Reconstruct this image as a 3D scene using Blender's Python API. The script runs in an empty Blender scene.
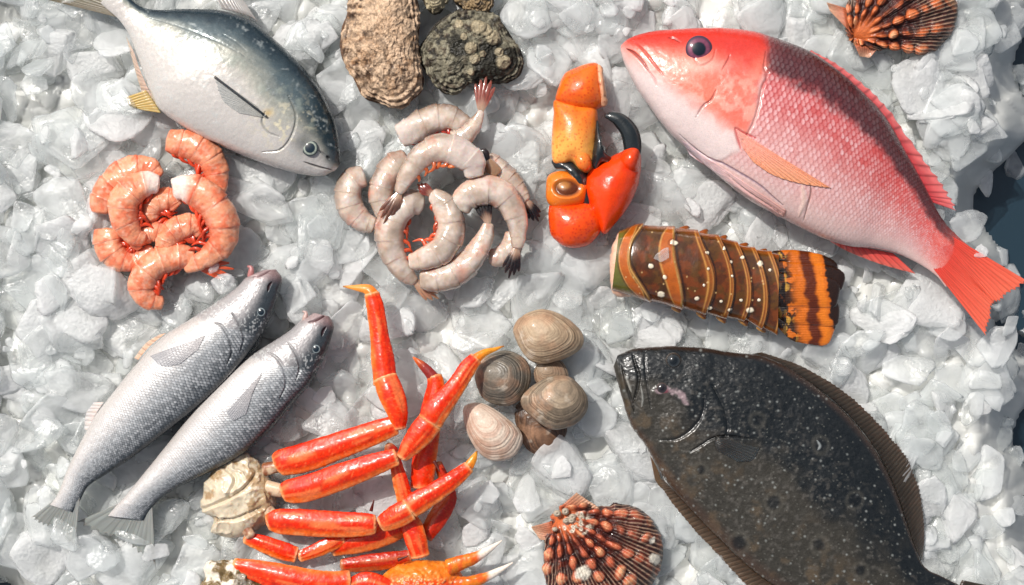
import bpy, math, random
import numpy as np
from mathutils import Vector, Matrix, Euler

random.seed(7)
RNG = np.random.default_rng(11)
SC = bpy.context.scene
COL = SC.collection
MM = 0.001            # one pixel of the photograph is about one millimetre on the ice
CAM_H = 1.45

# ---------------------------------------------------------------- camera, sky, sun, exposure
cam = bpy.data.cameras.new("camera")
cam.lens = 36.0 * CAM_H / 1.024
cam.sensor_width = 36.0
cam.clip_start = 0.05
cam.clip_end = 50
camo = bpy.data.objects.new("camera", cam)
camo.location = (0, 0, CAM_H)
COL.objects.link(camo)
SC.camera = camo

SUN_DIR = Vector((0.60, -0.62, -1.10)).normalized()      # the way the light travels
to_sun = -SUN_DIR
elev = math.asin(to_sun.z)
world = bpy.data.worlds.new("World")
SC.world = world
world.use_nodes = True
wn = world.node_tree.nodes
wl = world.node_tree.links
sky = wn.new("ShaderNodeTexSky")
sky.sky_type = 'NISHITA'
sky.sun_disc = False
sky.sun_elevation = elev
sky.sun_rotation = math.atan2(to_sun.x, to_sun.y)
sky.dust_density = 3.0
sky.ozone_density = 0.6
warm = wn.new("ShaderNodeMix"); warm.data_type = 'RGBA'; warm.inputs[0].default_value = 0.5
bw = wn.new("ShaderNodeRGBToBW"); tint = wn.new("ShaderNodeVectorMath"); tint.operation = 'SCALE'
tint.inputs[0].default_value = (1.06, 1.0, 0.93)            # sky pulled toward warm grey to take the blue out of shadows
wl.new(sky.outputs[0], bw.inputs[0]); wl.new(bw.outputs[0], tint.inputs["Scale"])
wl.new(sky.outputs[0], warm.inputs[6]); wl.new(tint.outputs[0], warm.inputs[7])
wl.new(warm.outputs[2], wn["Background"].inputs[0])
wn["Background"].inputs[1].default_value = 0.13

sun = bpy.data.lights.new("sun", 'SUN')
sun.energy = 4.0
sun.angle = math.radians(0.6)
sun.color = (1.0, 0.965, 0.915)
suno = bpy.data.objects.new("sun", sun)
suno.rotation_euler = SUN_DIR.to_track_quat('-Z', 'Y').to_euler()
suno.location = (-1, 1, 2)
COL.objects.link(suno)

SC.view_settings.view_transform = 'Standard'
SC.view_settings.look = 'None'
SC.view_settings.exposure = 0.0
SC.view_settings.gamma = 1.0
SC.render.engine = 'CYCLES'
SC.cycles.max_bounces = 12
SC.cycles.diffuse_bounces = 8
SC.cycles.transmission_bounces = 8
SC.cycles.transparent_max_bounces = 16
SC.cycles.caustics_reflective = False
SC.cycles.caustics_refractive = False
SC.cycles.sample_clamp_indirect = 4.0
SC.cycles.use_denoising = True

# ---------------------------------------------------------------- small numpy toolbox
def W(px, py, z):
    """photo position (pixels) at height z (millimetres) -> metres"""
    px = np.asarray(px, float); py = np.asarray(py, float); z = np.asarray(z, float)
    k = (CAM_H - z * MM) / CAM_H
    return np.stack(np.broadcast_arrays((px - 512) * MM * k, (292.5 - py) * MM * k, z * MM), -1)

def sm(a, b, x):
    t = np.clip((np.asarray(x, float) - a) / (b - a), 0, 1)
    return t * t * (3 - 2 * t)

def lerp(a, b, t):
    return a + (b - a) * t

def _hash(ix, iy, seed):
    h = (ix.astype(np.int64) * 374761393 + iy.astype(np.int64) * 668265263 + seed * 1442695041) & 0xffffffff
    h = ((h ^ (h >> 13)) * 1274126177) & 0xffffffff
    h = ((h ^ (h >> 16)) * 2246822519) & 0xffffffff
    h = h ^ (h >> 15)
    return (h & 0xffffff) / float(0xffffff)

def vnoise(x, y, seed=0):
    x = np.asarray(x, float); y = np.asarray(y, float)
    x, y = np.broadcast_arrays(x, y)
    ix = np.floor(x); iy = np.floor(y)
    fx = x - ix; fy = y - iy
    fx = fx * fx * (3 - 2 * fx); fy = fy * fy * (3 - 2 * fy)
    a = _hash(ix, iy, seed); b = _hash(ix + 1, iy, seed)
    c = _hash(ix, iy + 1, seed); d = _hash(ix + 1, iy + 1, seed)
    return (a * (1 - fx) + b * fx) * (1 - fy) + (c * (1 - fx) + d * fx) * fy

def fbm(x, y, seed=0, oct=4, gain=0.5):
    s = 0; a = 1; n = 0
    for i in range(oct):
        s = s + a * vnoise(np.asarray(x) * 2 ** i + 17.3 * i, np.asarray(y) * 2 ** i - 9.1 * i, seed + i)
        n += a; a *= gain
    return s / n

def worley(x, y, seed=0):
    """distance to nearest and second nearest jittered cell point, and a random value of the nearest"""
    x = np.asarray(x, float); y = np.asarray(y, float)
    ix = np.floor(x); iy = np.floor(y)
    f1 = np.full(x.shape, 9.0); f2 = np.full(x.shape, 9.0); rid = np.zeros(x.shape)
    for dx in (-1, 0, 1):
        for dy in (-1, 0, 1):
            cx = ix + dx; cy = iy + dy
            jx = cx + _hash(cx, cy, seed); jy = cy + _hash(cx, cy, seed + 5)
            d = np.hypot(x - jx, y - jy)
            near = d < f1
            f2 = np.where(near, f1, np.minimum(f2, d))
            rid = np.where(near, _hash(cx, cy, seed + 9), rid)
            f1 = np.where(near, d, f1)
    return f1, f2, rid

def catmull(pts, n, ts=None):
    """resample a control polyline (k,d) into n smooth points"""
    p = np.asarray(pts, float)
    k = len(p)
    if k == 2:
        t = np.linspace(0, 1, n) if ts is None else ts
        return p[0] + (p[1] - p[0]) * np.asarray(t)[:, None]
    q = np.vstack([2 * p[0] - p[1], p, 2 * p[-1] - p[-2]])
    t = (np.linspace(0, 1, n) if ts is None else np.asarray(ts)) * (k - 1)
    i = np.clip(t.astype(int), 0, k - 2); f = (t - i)[:, None]
    a, b, c, d = q[i], q[i + 1], q[i + 2], q[i + 3]
    return 0.5 * ((2 * b) + (c - a) * f + (2 * a - 5 * b + 4 * c - d) * f ** 2 + (3 * b - a - 3 * c + d) * f ** 3)

def interp(t, xs, ys):
    return np.interp(t, xs, ys)

def dist_poly(px, py, poly, closed=False):
    """distance (pixels) to a polyline, and how far along it (0..1)"""
    p = np.asarray(poly, float)
    if closed:
        p = np.vstack([p, p[:1]])
    best = np.full(np.shape(px), 1e9); along = np.zeros(np.shape(px))
    for i in range(len(p) - 1):
        a = p[i]; d = p[i + 1] - a
        L = d @ d + 1e-9
        t = np.clip(((px - a[0]) * d[0] + (py - a[1]) * d[1]) / L, 0, 1)
        dd = np.hypot(px - a[0] - t * d[0], py - a[1] - t * d[1])
        m = dd < best
        best = np.where(m, dd, best); along = np.where(m, (i + t) / (len(p) - 1), along)
    return best, along

def inside(px, py, poly):
    p = np.asarray(poly, float); n = len(p)
    res = np.zeros(np.shape(px), bool)
    j = n - 1
    for i in range(n):
        xi, yi = p[i]; xj, yj = p[j]
        c = ((yi > py) != (yj > py)) & (px < (xj - xi) * (py - yi) / (yj - yi + 1e-12) + xi)
        res ^= c
        j = i
    return res

def rgb(r, g, b):
    """photo-style 0..255 colour -> linear"""
    c = np.array([r, g, b], float) / 255
    return np.where(c <= 0.04045, c / 12.92, ((c + 0.055) / 1.055) ** 2.4)

def mixc(base, col, a):
    a = np.asarray(a)[..., None]
    return base * (1 - a) + np.asarray(col) * a

# ---------------------------------------------------------------- mesh makers
def link_mesh(name, V, F, mat, parent=None, col=None, smooth=True):
    me = bpy.data.meshes.new(name)
    V = np.ascontiguousarray(V, dtype=np.float32).reshape(-1, 3)
    F = np.asarray(F, dtype=np.int32)
    me.vertices.add(len(V)); me.vertices.foreach_set("co", V.ravel())
    k = F.shape[1]
    me.loops.add(F.size); me.loops.foreach_set("vertex_index", F.ravel())
    me.polygons.add(len(F))
    me.polygons.foreach_set("loop_start", np.arange(0, F.size, k, dtype=np.int32))
    me.polygons.foreach_set("loop_total", np.full(len(F), k, dtype=np.int32))
    if smooth:
        me.polygons.foreach_set("use_smooth", np.ones(len(F), bool))
    me.update(calc_edges=True)
    me.validate()
    if col is not None:
        a = me.color_attributes.new("Col", 'FLOAT_COLOR', 'POINT')
        c = np.ones((len(V), 4), np.float32)
        c[:, :3] = np.clip(np.asarray(col, np.float32).reshape(-1, 3), 0, 1)
        a.data.foreach_set("color", c.ravel())
    if mat is not None:
        me.materials.append(mat)
    o = bpy.data.objects.new(name, me)
    COL.objects.link(o)
    if parent is not None:
        o.parent = parent
        o.matrix_parent_inverse = Matrix.Translation(-parent.location)
    return o

def grid_faces(nu, nv, closed_v=True):
    u = np.arange(nu - 1)[:, None]
    nvv = nv if closed_v else nv - 1
    v = np.arange(nvv)[None, :]
    a = u * nv + v; b = u * nv + (v + 1) % nv
    c = (u + 1) * nv + (v + 1) % nv; d = (u + 1) * nv + v
    return np.stack([a, b, c, d], -1).reshape(-1, 4)

def tube_mesh(name, P, mat, parent=None, col=None):
    """P (nu,nv,3): rings closed round v, both ends capped with a centre fan (as thin quads)"""
    nu, nv, _ = P.shape
    F = grid_faces(nu, nv)
    V = P.reshape(-1, 3)
    c0 = P[0].mean(0); c1 = P[-1].mean(0)
    V = np.vstack([V, c0, c1])
    i0 = nu * nv; i1 = i0 + 1
    caps = []
    for v in range(0, nv, 2):
        a = v; b = (v + 1) % nv; c = (v + 2) % nv
        caps.append((i0, c, b, a))
        o = (nu - 1) * nv
        caps.append((i1, o + a, o + b, o + c))
    F = np.vstack([F, np.array(caps)])
    if col is not None:
        col = np.vstack([col.reshape(-1, 3), col[0].mean(0), col[-1].mean(0)])
    return link_mesh(name, V, F, mat, parent, col)

def thing(name, label, cat, px, py, z=0, group=None):
    o = bpy.data.objects.new(name, None)
    o.empty_display_size = 0.02
    o.location = Vector(W(px, py, z))
    COL.objects.link(o)
    o["label"] = label; o["category"] = cat
    if group: o["group"] = group
    return o

def tagm(o, label, cat, group=None):
    o["label"] = label; o["category"] = cat
    if group: o["group"] = group
    return o

# ---------------------------------------------------------------- materials
def mat_col(name, rough=0.4, sss=0.0, sss_r=(1, .5, .3), sss_scale=0.004, bump=0.0, bump_scale=600,
            coat=0.0, trans=0.0, alpha=1.0, spec=0.5, var=0.0, metal=0.0, rvar=0.0, gain=1.0, ior=1.4, coat_rough=0.08):
    """wet organic surface: colour from the mesh attribute, fine procedural grain on top"""
    m = bpy.data.materials.new(name); m.use_nodes = True
    n = m.node_tree.nodes; l = m.node_tree.links
    b = n["Principled BSDF"]
    at = n.new("ShaderNodeAttribute"); at.attribute_name = "Col"
    tc = n.new("ShaderNodeTexCoord")
    nz = n.new("ShaderNodeTexNoise"); nz.inputs["Scale"].default_value = bump_scale
    nz.inputs["Detail"].default_value = 5
    l.new(tc.outputs["Object"], nz.inputs["Vector"])
    src = at.outputs["Color"]
    if True:
        mr = n.new("ShaderNodeMapRange")
        mr.inputs[1].default_value = 0.3; mr.inputs[2].default_value = 0.7
        mr.inputs[3].default_value = gain * (1 - var); mr.inputs[4].default_value = gain * (1 + var)
        l.new(nz.outputs["Fac"], mr.inputs[0])
        mx = n.new("ShaderNodeVectorMath"); mx.operation = 'SCALE'
        l.new(src, mx.inputs[0]); l.new(mr.outputs[0], mx.inputs["Scale"])
        src = mx.outputs[0]
    l.new(src, b.inputs["Base Color"])
    b.inputs["Roughness"].default_value = rough
    if rvar:
        n2 = n.new("ShaderNodeTexNoise"); n2.inputs["Scale"].default_value = bump_scale * 0.21
        l.new(tc.outputs["Object"], n2.inputs["Vector"])
        m2 = n.new("ShaderNodeMapRange")
        m2.inputs[1].default_value = 0.35; m2.inputs[2].default_value = 0.65
        m2.inputs[3].default_value = max(0.05, rough - rvar); m2.inputs[4].default_value = rough + rvar
        l.new(n2.outputs["Fac"], m2.inputs[0]); l.new(m2.outputs[0], b.inputs["Roughness"])
    b.inputs["Specular IOR Level"].default_value = spec
    b.inputs["IOR"].default_value = ior
    b.inputs["Metallic"].default_value = metal
    b.inputs["Subsurface Weight"].default_value = sss
    b.inputs["Subsurface Radius"].default_value = sss_r
    b.inputs["Subsurface Scale"].default_value = sss_scale
    b.inputs["Coat Weight"].default_value = coat
    b.inputs["Coat Roughness"].default_value = coat_rough
    b.inputs["Transmission Weight"].default_value = trans
    b.inputs["Alpha"].default_value = alpha
    if bump:
        bp = n.new("ShaderNodeBump"); bp.inputs["Strength"].default_value = bump
        bp.inputs["Distance"].default_value = 0.001
        l.new(nz.outputs["Fac"], bp.inputs["Height"]); l.new(bp.outputs[0], b.inputs["Normal"])
    return m
# ---------------------------------------------------------------- shape makers (all in photo pixels / millimetres)
def orient_tube(G):
    """sign so that the grid normal points outwards"""
    c = G.mean((0, 1))
    du = np.gradient(G, axis=0); dv = np.roll(G, -1, 1) - np.roll(G, 1, 1)
    N = np.cross(du, dv)
    return 1.0 if (N * (G - c)).sum() > 0 else -1.0

def normals(G):
    du = np.gradient(G, axis=0); dv = np.roll(G, -1, 1) - np.roll(G, 1, 1)
    N = np.cross(du, dv)
    N /= np.linalg.norm(N, axis=-1, keepdims=True) + 1e-9
    return N * orient_tube(G)

def displace(G, d):
    return G + normals(G) * d[..., None]

def finish(name, G, col, mat, parent=None, squash=True):
    """close the grid, turn it outwards and link it"""
    P = W(G[..., 0], G[..., 1], G[..., 2])
    if orient_tube(P) < 0:
        P = P[:, ::-1]; col = col[:, ::-1]
    return tube_mesh(name, P, mat, parent, col)

def loft(pairs, zc, ratio, nu=200, nvt=90, nvb=16, prof=0.85, zfun=None, lo=1.0, us=None):
    """closed body between two traced edges. returns grid G, u, s, top mask, width"""
    A = np.array([p[0] for p in pairs], float); B = np.array([p[1] for p in pairs], float)
    if us is None:
        mid = (A + B) / 2
        L = np.concatenate([[0], np.cumsum(np.hypot(*np.diff(mid, axis=0).T))])
        # even spacing along the body
        tt = np.interp(np.linspace(0, L[-1], nu), L, np.arange(len(pairs)) / (len(pairs) - 1))
    else: tt = us
    a = catmull(A, nu, tt); b = catmull(B, nu, tt)
    th = np.concatenate([np.linspace(0, np.pi, nvt, endpoint=False), np.linspace(np.pi, 2 * np.pi, nvb, endpoint=False)])
    s = 0.5 - 0.5 * np.cos(th)
    wid = np.hypot(*(a - b).T)
    u = np.linspace(0, 1, nu)
    T = ratio(u) * wid / 2 if callable(ratio) else ratio * wid / 2
    sn = np.sin(th)
    zz = np.sign(sn) * np.abs(sn) ** prof * np.where(sn < 0, lo, 1.0)
    XY = b[:, None] + (a - b)[:, None] * s[None, :, None]
    zcen = zc(u) if callable(zc) else zc + 0 * u
    Z = zcen[:, None] + T[:, None] * zz[None]
    G = np.concatenate([XY, Z[..., None]], -1)
    U = np.repeat(u[:, None], len(th), 1); S = np.repeat(s[None], nu, 0)
    mid = (a + b) / 2
    arc = np.concatenate([[0], np.cumsum(np.hypot(*np.diff(mid, axis=0).T))])
    return dict(G=G, u=U, s=S, top=np.repeat((sn >= 0)[None], nu, 0), wid=wid, arc=arc,
                px=G[..., 0].copy(), py=G[..., 1].copy())

def scale_pattern(L, rows, stretch=1.0):
    """overlapping fish scales: h = height inside a scale (0..1), e = dark rim"""
    da = np.diff(L["arc"], prepend=0) * rows / np.maximum(L["wid"], 12) / stretch
    a = np.cumsum(da)[:, None] + 0 * L["s"]; b = L["s"] * rows
    a = a + 0.35 * (vnoise(a / 3, b / 3, 4) - .5); b = b + 0.3 * (vnoise(a / 3, b / 3, 5) - .5)
    best = np.full(a.shape, 1e9); h = np.zeros(a.shape); e = np.zeros(a.shape); rv = np.zeros(a.shape)
    R = 0.86
    for j in (-1, 0, 1):
        rb = np.floor(b) + j
        off = np.where(rb % 2 == 0, 0.0, 0.5)
        for i in (-1, 0, 1, 2):
            ca = np.floor(a - off) + i + off
            d = np.hypot((a - ca), (b - rb - 0.5) * 1.15)
            ok = (d < R) & (ca < best)
            best = np.where(ok, ca, best)
            h = np.where(ok, (a - ca) / R * 0.5 + 0.5, h)
            e = np.where(ok, sm(0.72, 1.0, d / R), e)
            rv = np.where(ok, _hash(np.floor(ca * 2), rb, 3), rv)
    return h, e, rv

def stroke(L, col, h, poly, w, depth=0.0, colour=None, alpha=1.0, taper=True):
    """groove / line along a traced polyline"""
    pl = catmull(poly, 14) if len(poly) > 2 else np.array(poly, float)
    d, al = dist_poly(L["px"], L["py"], pl)
    ww = w * (np.sqrt(np.clip(np.sin(np.pi * np.clip(al, .02, .98)), 0, 1)) if taper else 1)
    m = np.clip(1 - d / np.maximum(ww, .1), 0, 1); m = m * m * (3 - 2 * m) * L["top"]
    if colour is not None: col = mixc(col, colour, m * alpha)
    return col, h - m * depth

def zat(L, px, py):
    """height of the finished body's upper side under a photo position"""
    m = L["top"]
    X = L["G"][..., 0][m]; Y = L["G"][..., 1][m]; Z = L["G"][..., 2][m]
    px = np.atleast_1d(px).astype(float); out = np.zeros(px.shape)
    py = np.atleast_1d(py).astype(float)
    f = px.ravel(); g = py.ravel(); o = out.ravel()
    for i in range(len(f)):
        o[i] = Z[np.argmin((X - f[i]) ** 2 + (Y - g[i]) ** 2)]
    return o.reshape(px.shape)

def fin(name, root, tip, mat, parent, zr, zt, croot, ctip, rays=14, nu=70, na=14, thick=0.9, jag=0.0,
        over=None, lift=1.2, raydark=0.45, seed=1, curl=0.0, edge=None):
    """thin ribbed fin between a root line and a tip line"""
    r = catmull(root, nu); t = catmull(tip, nu)
    u = np.linspace(0, 1, nu)
    if jag:
        k = 1 - jag * (0.5 * np.abs(np.sin(u * np.pi * rays)) + 0.5 * vnoise(u * rays * 0.8, 0 * u, seed))
        t = r + (t - r) * k[:, None]
    s = np.linspace(0, 1, na)
    ss = np.concatenate([s, s[::-1]]); side = np.concatenate([np.ones(na), -np.ones(na)])
    XY = r[:, None] + (t - r)[:, None] * ss[None, :, None]
    fan = np.abs(np.sin(u * np.pi * rays))[:, None]
    zrv = np.asarray(zr(u) if callable(zr) else zr + 0 * u)[:, None]; ztv = np.asarray(zt(u) if callable(zt) else zt + 0 * u)[:, None]
    Z = zrv + (ztv - zrv) * ss[None]
    if over is not None:
        Z = np.maximum(zat(over, XY[..., 0], XY[..., 1]) + lift, -99)
    Z = Z + curl * np.sin(ss[None] * 3.0 + u[:, None] * 5)
    wpr = np.hypot(*np.diff(t, axis=0).T).sum() / max(rays, 1)
    wob = float(np.clip(.14 * wpr, .05, .8)) * (fan - .5) * (0.3 + ss[None])
    Z = Z + wob + side[None] * thick * (1 - 0.75 * ss[None]) * sm(-.02, .2, ss[None]) * 0.5
    G = np.concatenate([XY, Z[..., None]], -1)
    col = np.asarray(croot) * (1 - ss[None, :, None]) + np.asarray(ctip) * ss[None, :, None]
    col = np.repeat(col, nu, 0) if col.shape[0] == 1 else col
    dark = raydark * sm(0.55, 0.0, fan) * np.ones_like(ss)[None]
    col = col * (1 - dark[..., None]) * (0.85 + 0.3 * vnoise(u[:, None] * 60, ss[None] * 4, seed))[..., None]
    if edge is not None:
        col = mixc(col, edge, sm(0.82, 1.0, ss[None]) * np.ones((nu, 1)))
    return finish(name, G, col, mat, parent)

def dome(name, outline, cx, cy, zc, up, down, paint, mat, parent=None, disp=None, nr=46, na=150, p=2.0, closed_n=None, tilt=(0, 0), smooth_top=True):
    """lump with a traced outline: rings from the top centre over the rim to the underside"""
    o = np.array(outline, float)
    o = np.vstack([o, o[:1]])
    oc = catmull(np.vstack([o[-2], o, o[1]]), (len(o) + 1) * 12 + 1)
    oc = oc[12:-12]
    L = np.concatenate([[0], np.cumsum(np.hypot(*np.diff(oc, axis=0).T))])
    q = np.linspace(0, L[-1], na, endpoint=False)
    ox = np.interp(q, L, oc[:, 0]); oy = np.interp(q, L, oc[:, 1])
    ph = np.concatenate([np.linspace(0.02, np.pi / 2, nr, endpoint=False), np.linspace(np.pi / 2, np.pi - 0.05, max(6, nr // 3))])
    r = np.sin(ph)
    hz = np.cos(ph)
    r = np.where(hz > 0, r, r)
    # inner rings forget the corners of the outline, so the top stays smoothly rounded
    dx = ox - cx; dy = oy - cy; sx, sy = dx.copy(), dy.copy(); K = max(3, na // 9)
    for _ in range(2):
        sx = sum(np.roll(sx, q_) for q_ in range(-K, K + 1)) / (2 * K + 1); sy = sum(np.roll(sy, q_) for q_ in range(-K, K + 1)) / (2 * K + 1)
    kk = (r ** 4)[:, None] if smooth_top else 1.0
    X = cx + (sx[None] * (1 - kk) + dx[None] * kk) * r[:, None]; Y = cy + (sy[None] * (1 - kk) + dy[None] * kk) * r[:, None]
    f = np.where(hz > 0, up * np.abs(hz) ** (2.0 / p), -down * np.abs(hz) ** (2.0 / p))
    Z = zc + f[:, None] + 0 * X
    Z = Z + tilt[0] * (X - cx) + tilt[1] * (Y - cy)
    G = np.stack([X, Y, Z], -1)
    L_ = dict(G=G, px=X.copy(), py=Y.copy(), r=r[:, None] + 0 * X, a=np.linspace(0, 1, na, endpoint=False)[None] + 0 * X,
              top=(hz[:, None] > 0) & (X == X), hz=hz[:, None] + 0 * X, ang=np.arctan2(-(Y - cy), X - cx))
    if disp is not None:
        d = disp(L_)
        L_["d"] = d
        G = displace(G, d * np.where(hz[:, None] > -0.3, 1, 0.3)); L_["G"] = G
    col = paint(L_)
    ob = finish(name, G, col, mat, parent)
    return ob, L_

def tube(name, pts, z, mat, parent=None, paint=None, rmod=None, flat=0.85, nu=60, nv=28, ends=(3, 3), disp=None, dz=None):
    """limb along a traced centre line: pts (x, y, radius); z number or list per point"""
    p = np.array(pts, float)
    zz = np.full(len(p), float(z)) if np.isscalar(z) else np.array(z, float)
    q = np.column_stack([p[:, 0], p[:, 1], zz, p[:, 2]])
    L = np.concatenate([[0], np.cumsum(np.hypot(*np.diff(q[:, :2], axis=0).T) + 1e-6)])
    tt = np.interp(np.linspace(0, L[-1], nu), L, np.arange(len(q)) / (len(q) - 1))
    c = catmull(q, nu, tt)
    x = np.linspace(0, L[-1], nu)
    r = np.maximum(c[:, 3], 0.4)
    # rounded ends: squeeze stations in, shrink radius
    e0, e1 = ends
    if e0: r = r * np.sqrt(np.clip(1 - np.clip(1 - x / e0, 0, 1) ** 2, 0.02, 1))
    if e1: r = r * np.sqrt(np.clip(1 - np.clip(1 - (L[-1] - x) / e1, 0, 1) ** 2, 0.02, 1))
    T = np.gradient(c[:, :3], axis=0)
    T /= np.linalg.norm(T, axis=1)[:, None] + 1e-9
    Nn = np.stack([-T[:, 1], T[:, 0], 0 * T[:, 0]], 1); Nn /= np.linalg.norm(Nn, axis=1)[:, None] + 1e-9
    B = np.cross(T, Nn)
    th = np.linspace(0, 2 * np.pi, nv, endpoint=False)
    u = np.linspace(0, 1, nu)
    U = np.repeat(u[:, None], nv, 1); TH = np.repeat(th[None], nu, 0)
    R = r[:, None] * (rmod(U, TH) if rmod else 1)
    G = c[:, None, :3] + Nn[:, None] * (R * np.cos(TH))[..., None] + B[:, None] * (R * np.sin(TH) * flat)[..., None]
    L_ = dict(G=G, px=G[..., 0].copy(), py=G[..., 1].copy(), u=U, th=TH, z=G[..., 2].copy(), x=x[:, None] + 0 * U, n=np.cos(TH),
              up=np.sin(TH) * (1 if B[nu // 2, 2] > 0 else -1), len=L[-1], top=(G[..., 2] >= c[:, None, 2]))
    if disp is not None:
        G = displace(G, disp(L_)); L_["G"] = G
    col = paint(L_) if callable(paint) else np.zeros(G.shape) + np.asarray(paint)
    ob = finish(name, G, col, mat, parent)
    return ob, L_

def eye(parent, px, py, r, z, iris, pupil=(0.004, 0.006, 0.012), pr=0.55, ring=None, hgt=0.45, name="eye", mat=None, ex=1.0):
    an = np.linspace(0, 2 * np.pi, 24, endpoint=False)
    out = np.stack([px + r * np.cos(an) * ex, py + r * np.sin(an)], 1)
    def paint(L):
        rr = L["r"]
        c = np.zeros(L["G"].shape) + np.asarray(iris)
        c = c * (0.75 + 0.5 * vnoise(L["a"] * 50, rr * 4, 6))[..., None]
        if ring is not None: c = mixc(c, ring, sm(0.8, 0.95, rr))
        return mixc(c, pupil, sm(pr + .05, pr - .05, rr))
    return dome(name, out, px, py, z, r * hgt, r * 0.5, paint, mat or M_EYE, parent, nr=20, na=48)[0]

M_EYE = mat_col("eye_wet", rough=0.12, coat=1.0, coat_rough=0.02, spec=0.6)
M_FIN = mat_col("fin", rough=0.28, sss=0.35, sss_scale=0.003, trans=0.12, bump=0.15, bump_scale=900)
# ---------------------------------------------------------------- traced outlines of what lies on the ice
POMPANO = [((341,163),(335,171)),((340,148),(320,176)),((335,122),(295,173)),((322,94),(262,163)),((301,65),(230,150)),((273,38),(200,136)),
    ((250,20),(176,122)),((219,10),(157,106)),((185,9),(146,80)),((160,10),(138,58)),((145,8),(130,36)),((134,2),(119,20)),((126,-8),(108,10)),((120,-16),(100,3))]
SNAPPER = [((621.5,46),(621.5,50)),((631,38.5),(625.5,64)),((653,32),(637,87)),((678,30),(652,109)),((704,28.5),(670,132)),((730,29),(693,153)),((757,33),(720,177)),
    ((783,41),(748,199)),((808,51),(775,214)),((832,66),(800,227)),((860,90),(826,239)),((885,117),(850,246)),((907,155),(873,248)),((923,184),(896,253)),
    ((941,218),(918,263)),((957,236),(936,275)),((970,247),(946,287))]
FLOUNDER = [((618,357),(615,366)),((637,350),(626,405)),((665,348),(634,427)),((695,349),(648,446)),((730,352),(660,470)),((766,357),(675,492)),((798,374),(700,519)),
    ((828,397),(728,547)),((855,423),(755,572)),((877,453),(785,592)),((893,485),(815,608)),((905,518),(848,616)),((914,545),(880,614)),((925,567),(905,608)),
    ((945,578),(925,606)),((970,590),(945,618))]
TROUT_A = [((276,269.5),(264,270)),((282,279),(247,277)),((278,295),(237,287)),((269,321),(215,303)),((253,347),(192,318)),((229,378),(165,335)),((200,405),(140,360)),
    ((167,431),(115,390)),((134,456),(94,418)),((106,474),(78,447)),((88,486),(66,473)),((80,500),(58,494)),((72,512),(50,505))]
TROUT_B = [((329,316.5),(314,313)),((334,326),(302,320)),((330,342),(288,332)),((322,362),(266,346)),((309,385),(243,361)),((292,404),(222,379)),((268,432),(198,405)),
    ((238,457),(177,432)),((205,474),(157,457)),((178,487),(140,478)),((160,499),(126,495)),((150,510),(116,506)),((143,520),(108,516))]
LOBSTER = [((619,231),(612,290)),((638,225),(631,296)),((664,227),(651,301)),((685,229),(677,307)),((703,233),(703,313)),((723,238),(723,317)),((744,246),(744,320)),
    ((764,251),(762,328)),((779,254),(778,334))]
LOB_FAN = [(772,252),(805,253),(832,259),(845,277),(837,292),(836,315),(833,333),(825,345),(794,341),(764,328)]
OYSTER_A = [(348,12),(342,39),(345,62),(357,82),(365,96),(383,103),(402,107),(412,98),(421,90),(422,78),(417,51),(418,20),(417,0),(408,-22),(372,-25),(352,-10)]
OYSTER_B = [(420,51),(432,31),(449,16),(473,9),(494,16),(510,37),(521,55),(520,72),(508,82),(486,82),(469,82),(461,90),(447,93),(434,82),(424,66)]
OYSTER_C = [(452,-4),(464,7),(480,12),(490,9),(492,-6),(486,-24),(466,-28),(452,-18)]
OYSTER_D = [(424,-4),(428,8),(435,13),(443,6),(446,-8),(442,-24),(428,-24)]
CLAMS = [
  [(513,330),(524,315),(545,309),(567,318),(582,333),(583,345),(573,355),(558,361),(539,364),(524,355)],
  [(475,373),(484,358),(505,350),(524,358),(531,373),(527,392),(512,405),(490,403),(479,392)],
  [(521,398),(533,385),(552,376),(570,378),(585,392),(588,407),(579,422),(558,430),(542,425),(524,410)],
  [(463,413),(468,404),(484,404),(505,416),(521,432),(522,444),(512,458),(493,461),(479,453),(468,435)],
  [(517,404),(516,425),(525,447),(539,455),(555,450),(567,430),(560,410),(540,400)],
  [(534,372),(540,362),(552,359),(563,362),(569,375),(566,384),(548,388),(537,384)]]
SCALLOP_B = [(600,507),(621,503),(643,510),(657,527),(662,539),(664,555),(659,573),(648,592),(628,606),(600,612),(570,606),(550,592),(543,570),(545,543),(550,525),(562,508),(580,503)]
SCALLOP_T = [(862,46),(873,50),(899,51),(923,56),(944,44),(956,24),(958,0),(950,-28),(925,-46),(895,-46),(868,-32),(852,-10),(846,15),(848,36)]
CRAB_BODY = [(201,509),(207,480),(219,459),(240,451),(259,459),(269,475),(278,500),(269,523),(248,536),(230,540),(210,533),(213,520)]
CLAW_ALL = [(573,68),(600,64),(604,104),(625,116),(639,140),(640,183),(623,214),(602,235),(584,247),(563,247),(549,230),(546,180),(553,150),(556,100)]
COOKED = [(95,200),(118,160),(150,155),(165,134),(200,138),(222,165),(222,195),(240,235),(238,262),(225,275),(190,285),(165,308),(135,300),(132,275),(105,258)]
RAW = [(338,180),(370,170),(395,125),(430,105),(470,112),(486,90),(490,150),(530,180),(535,210),(525,250),(505,275),(450,290),(410,285),(385,255),(378,230),(345,220)]

def pl(pairs):
    return [p[0] for p in pairs] + [p[1] for p in pairs][::-1]
def grow(poly, k):
    p = np.array(poly, float); c = p.mean(0)
    d = p - c; n = np.linalg.norm(d, axis=1)[:, None]
    return c + d * (n + k) / n

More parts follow.
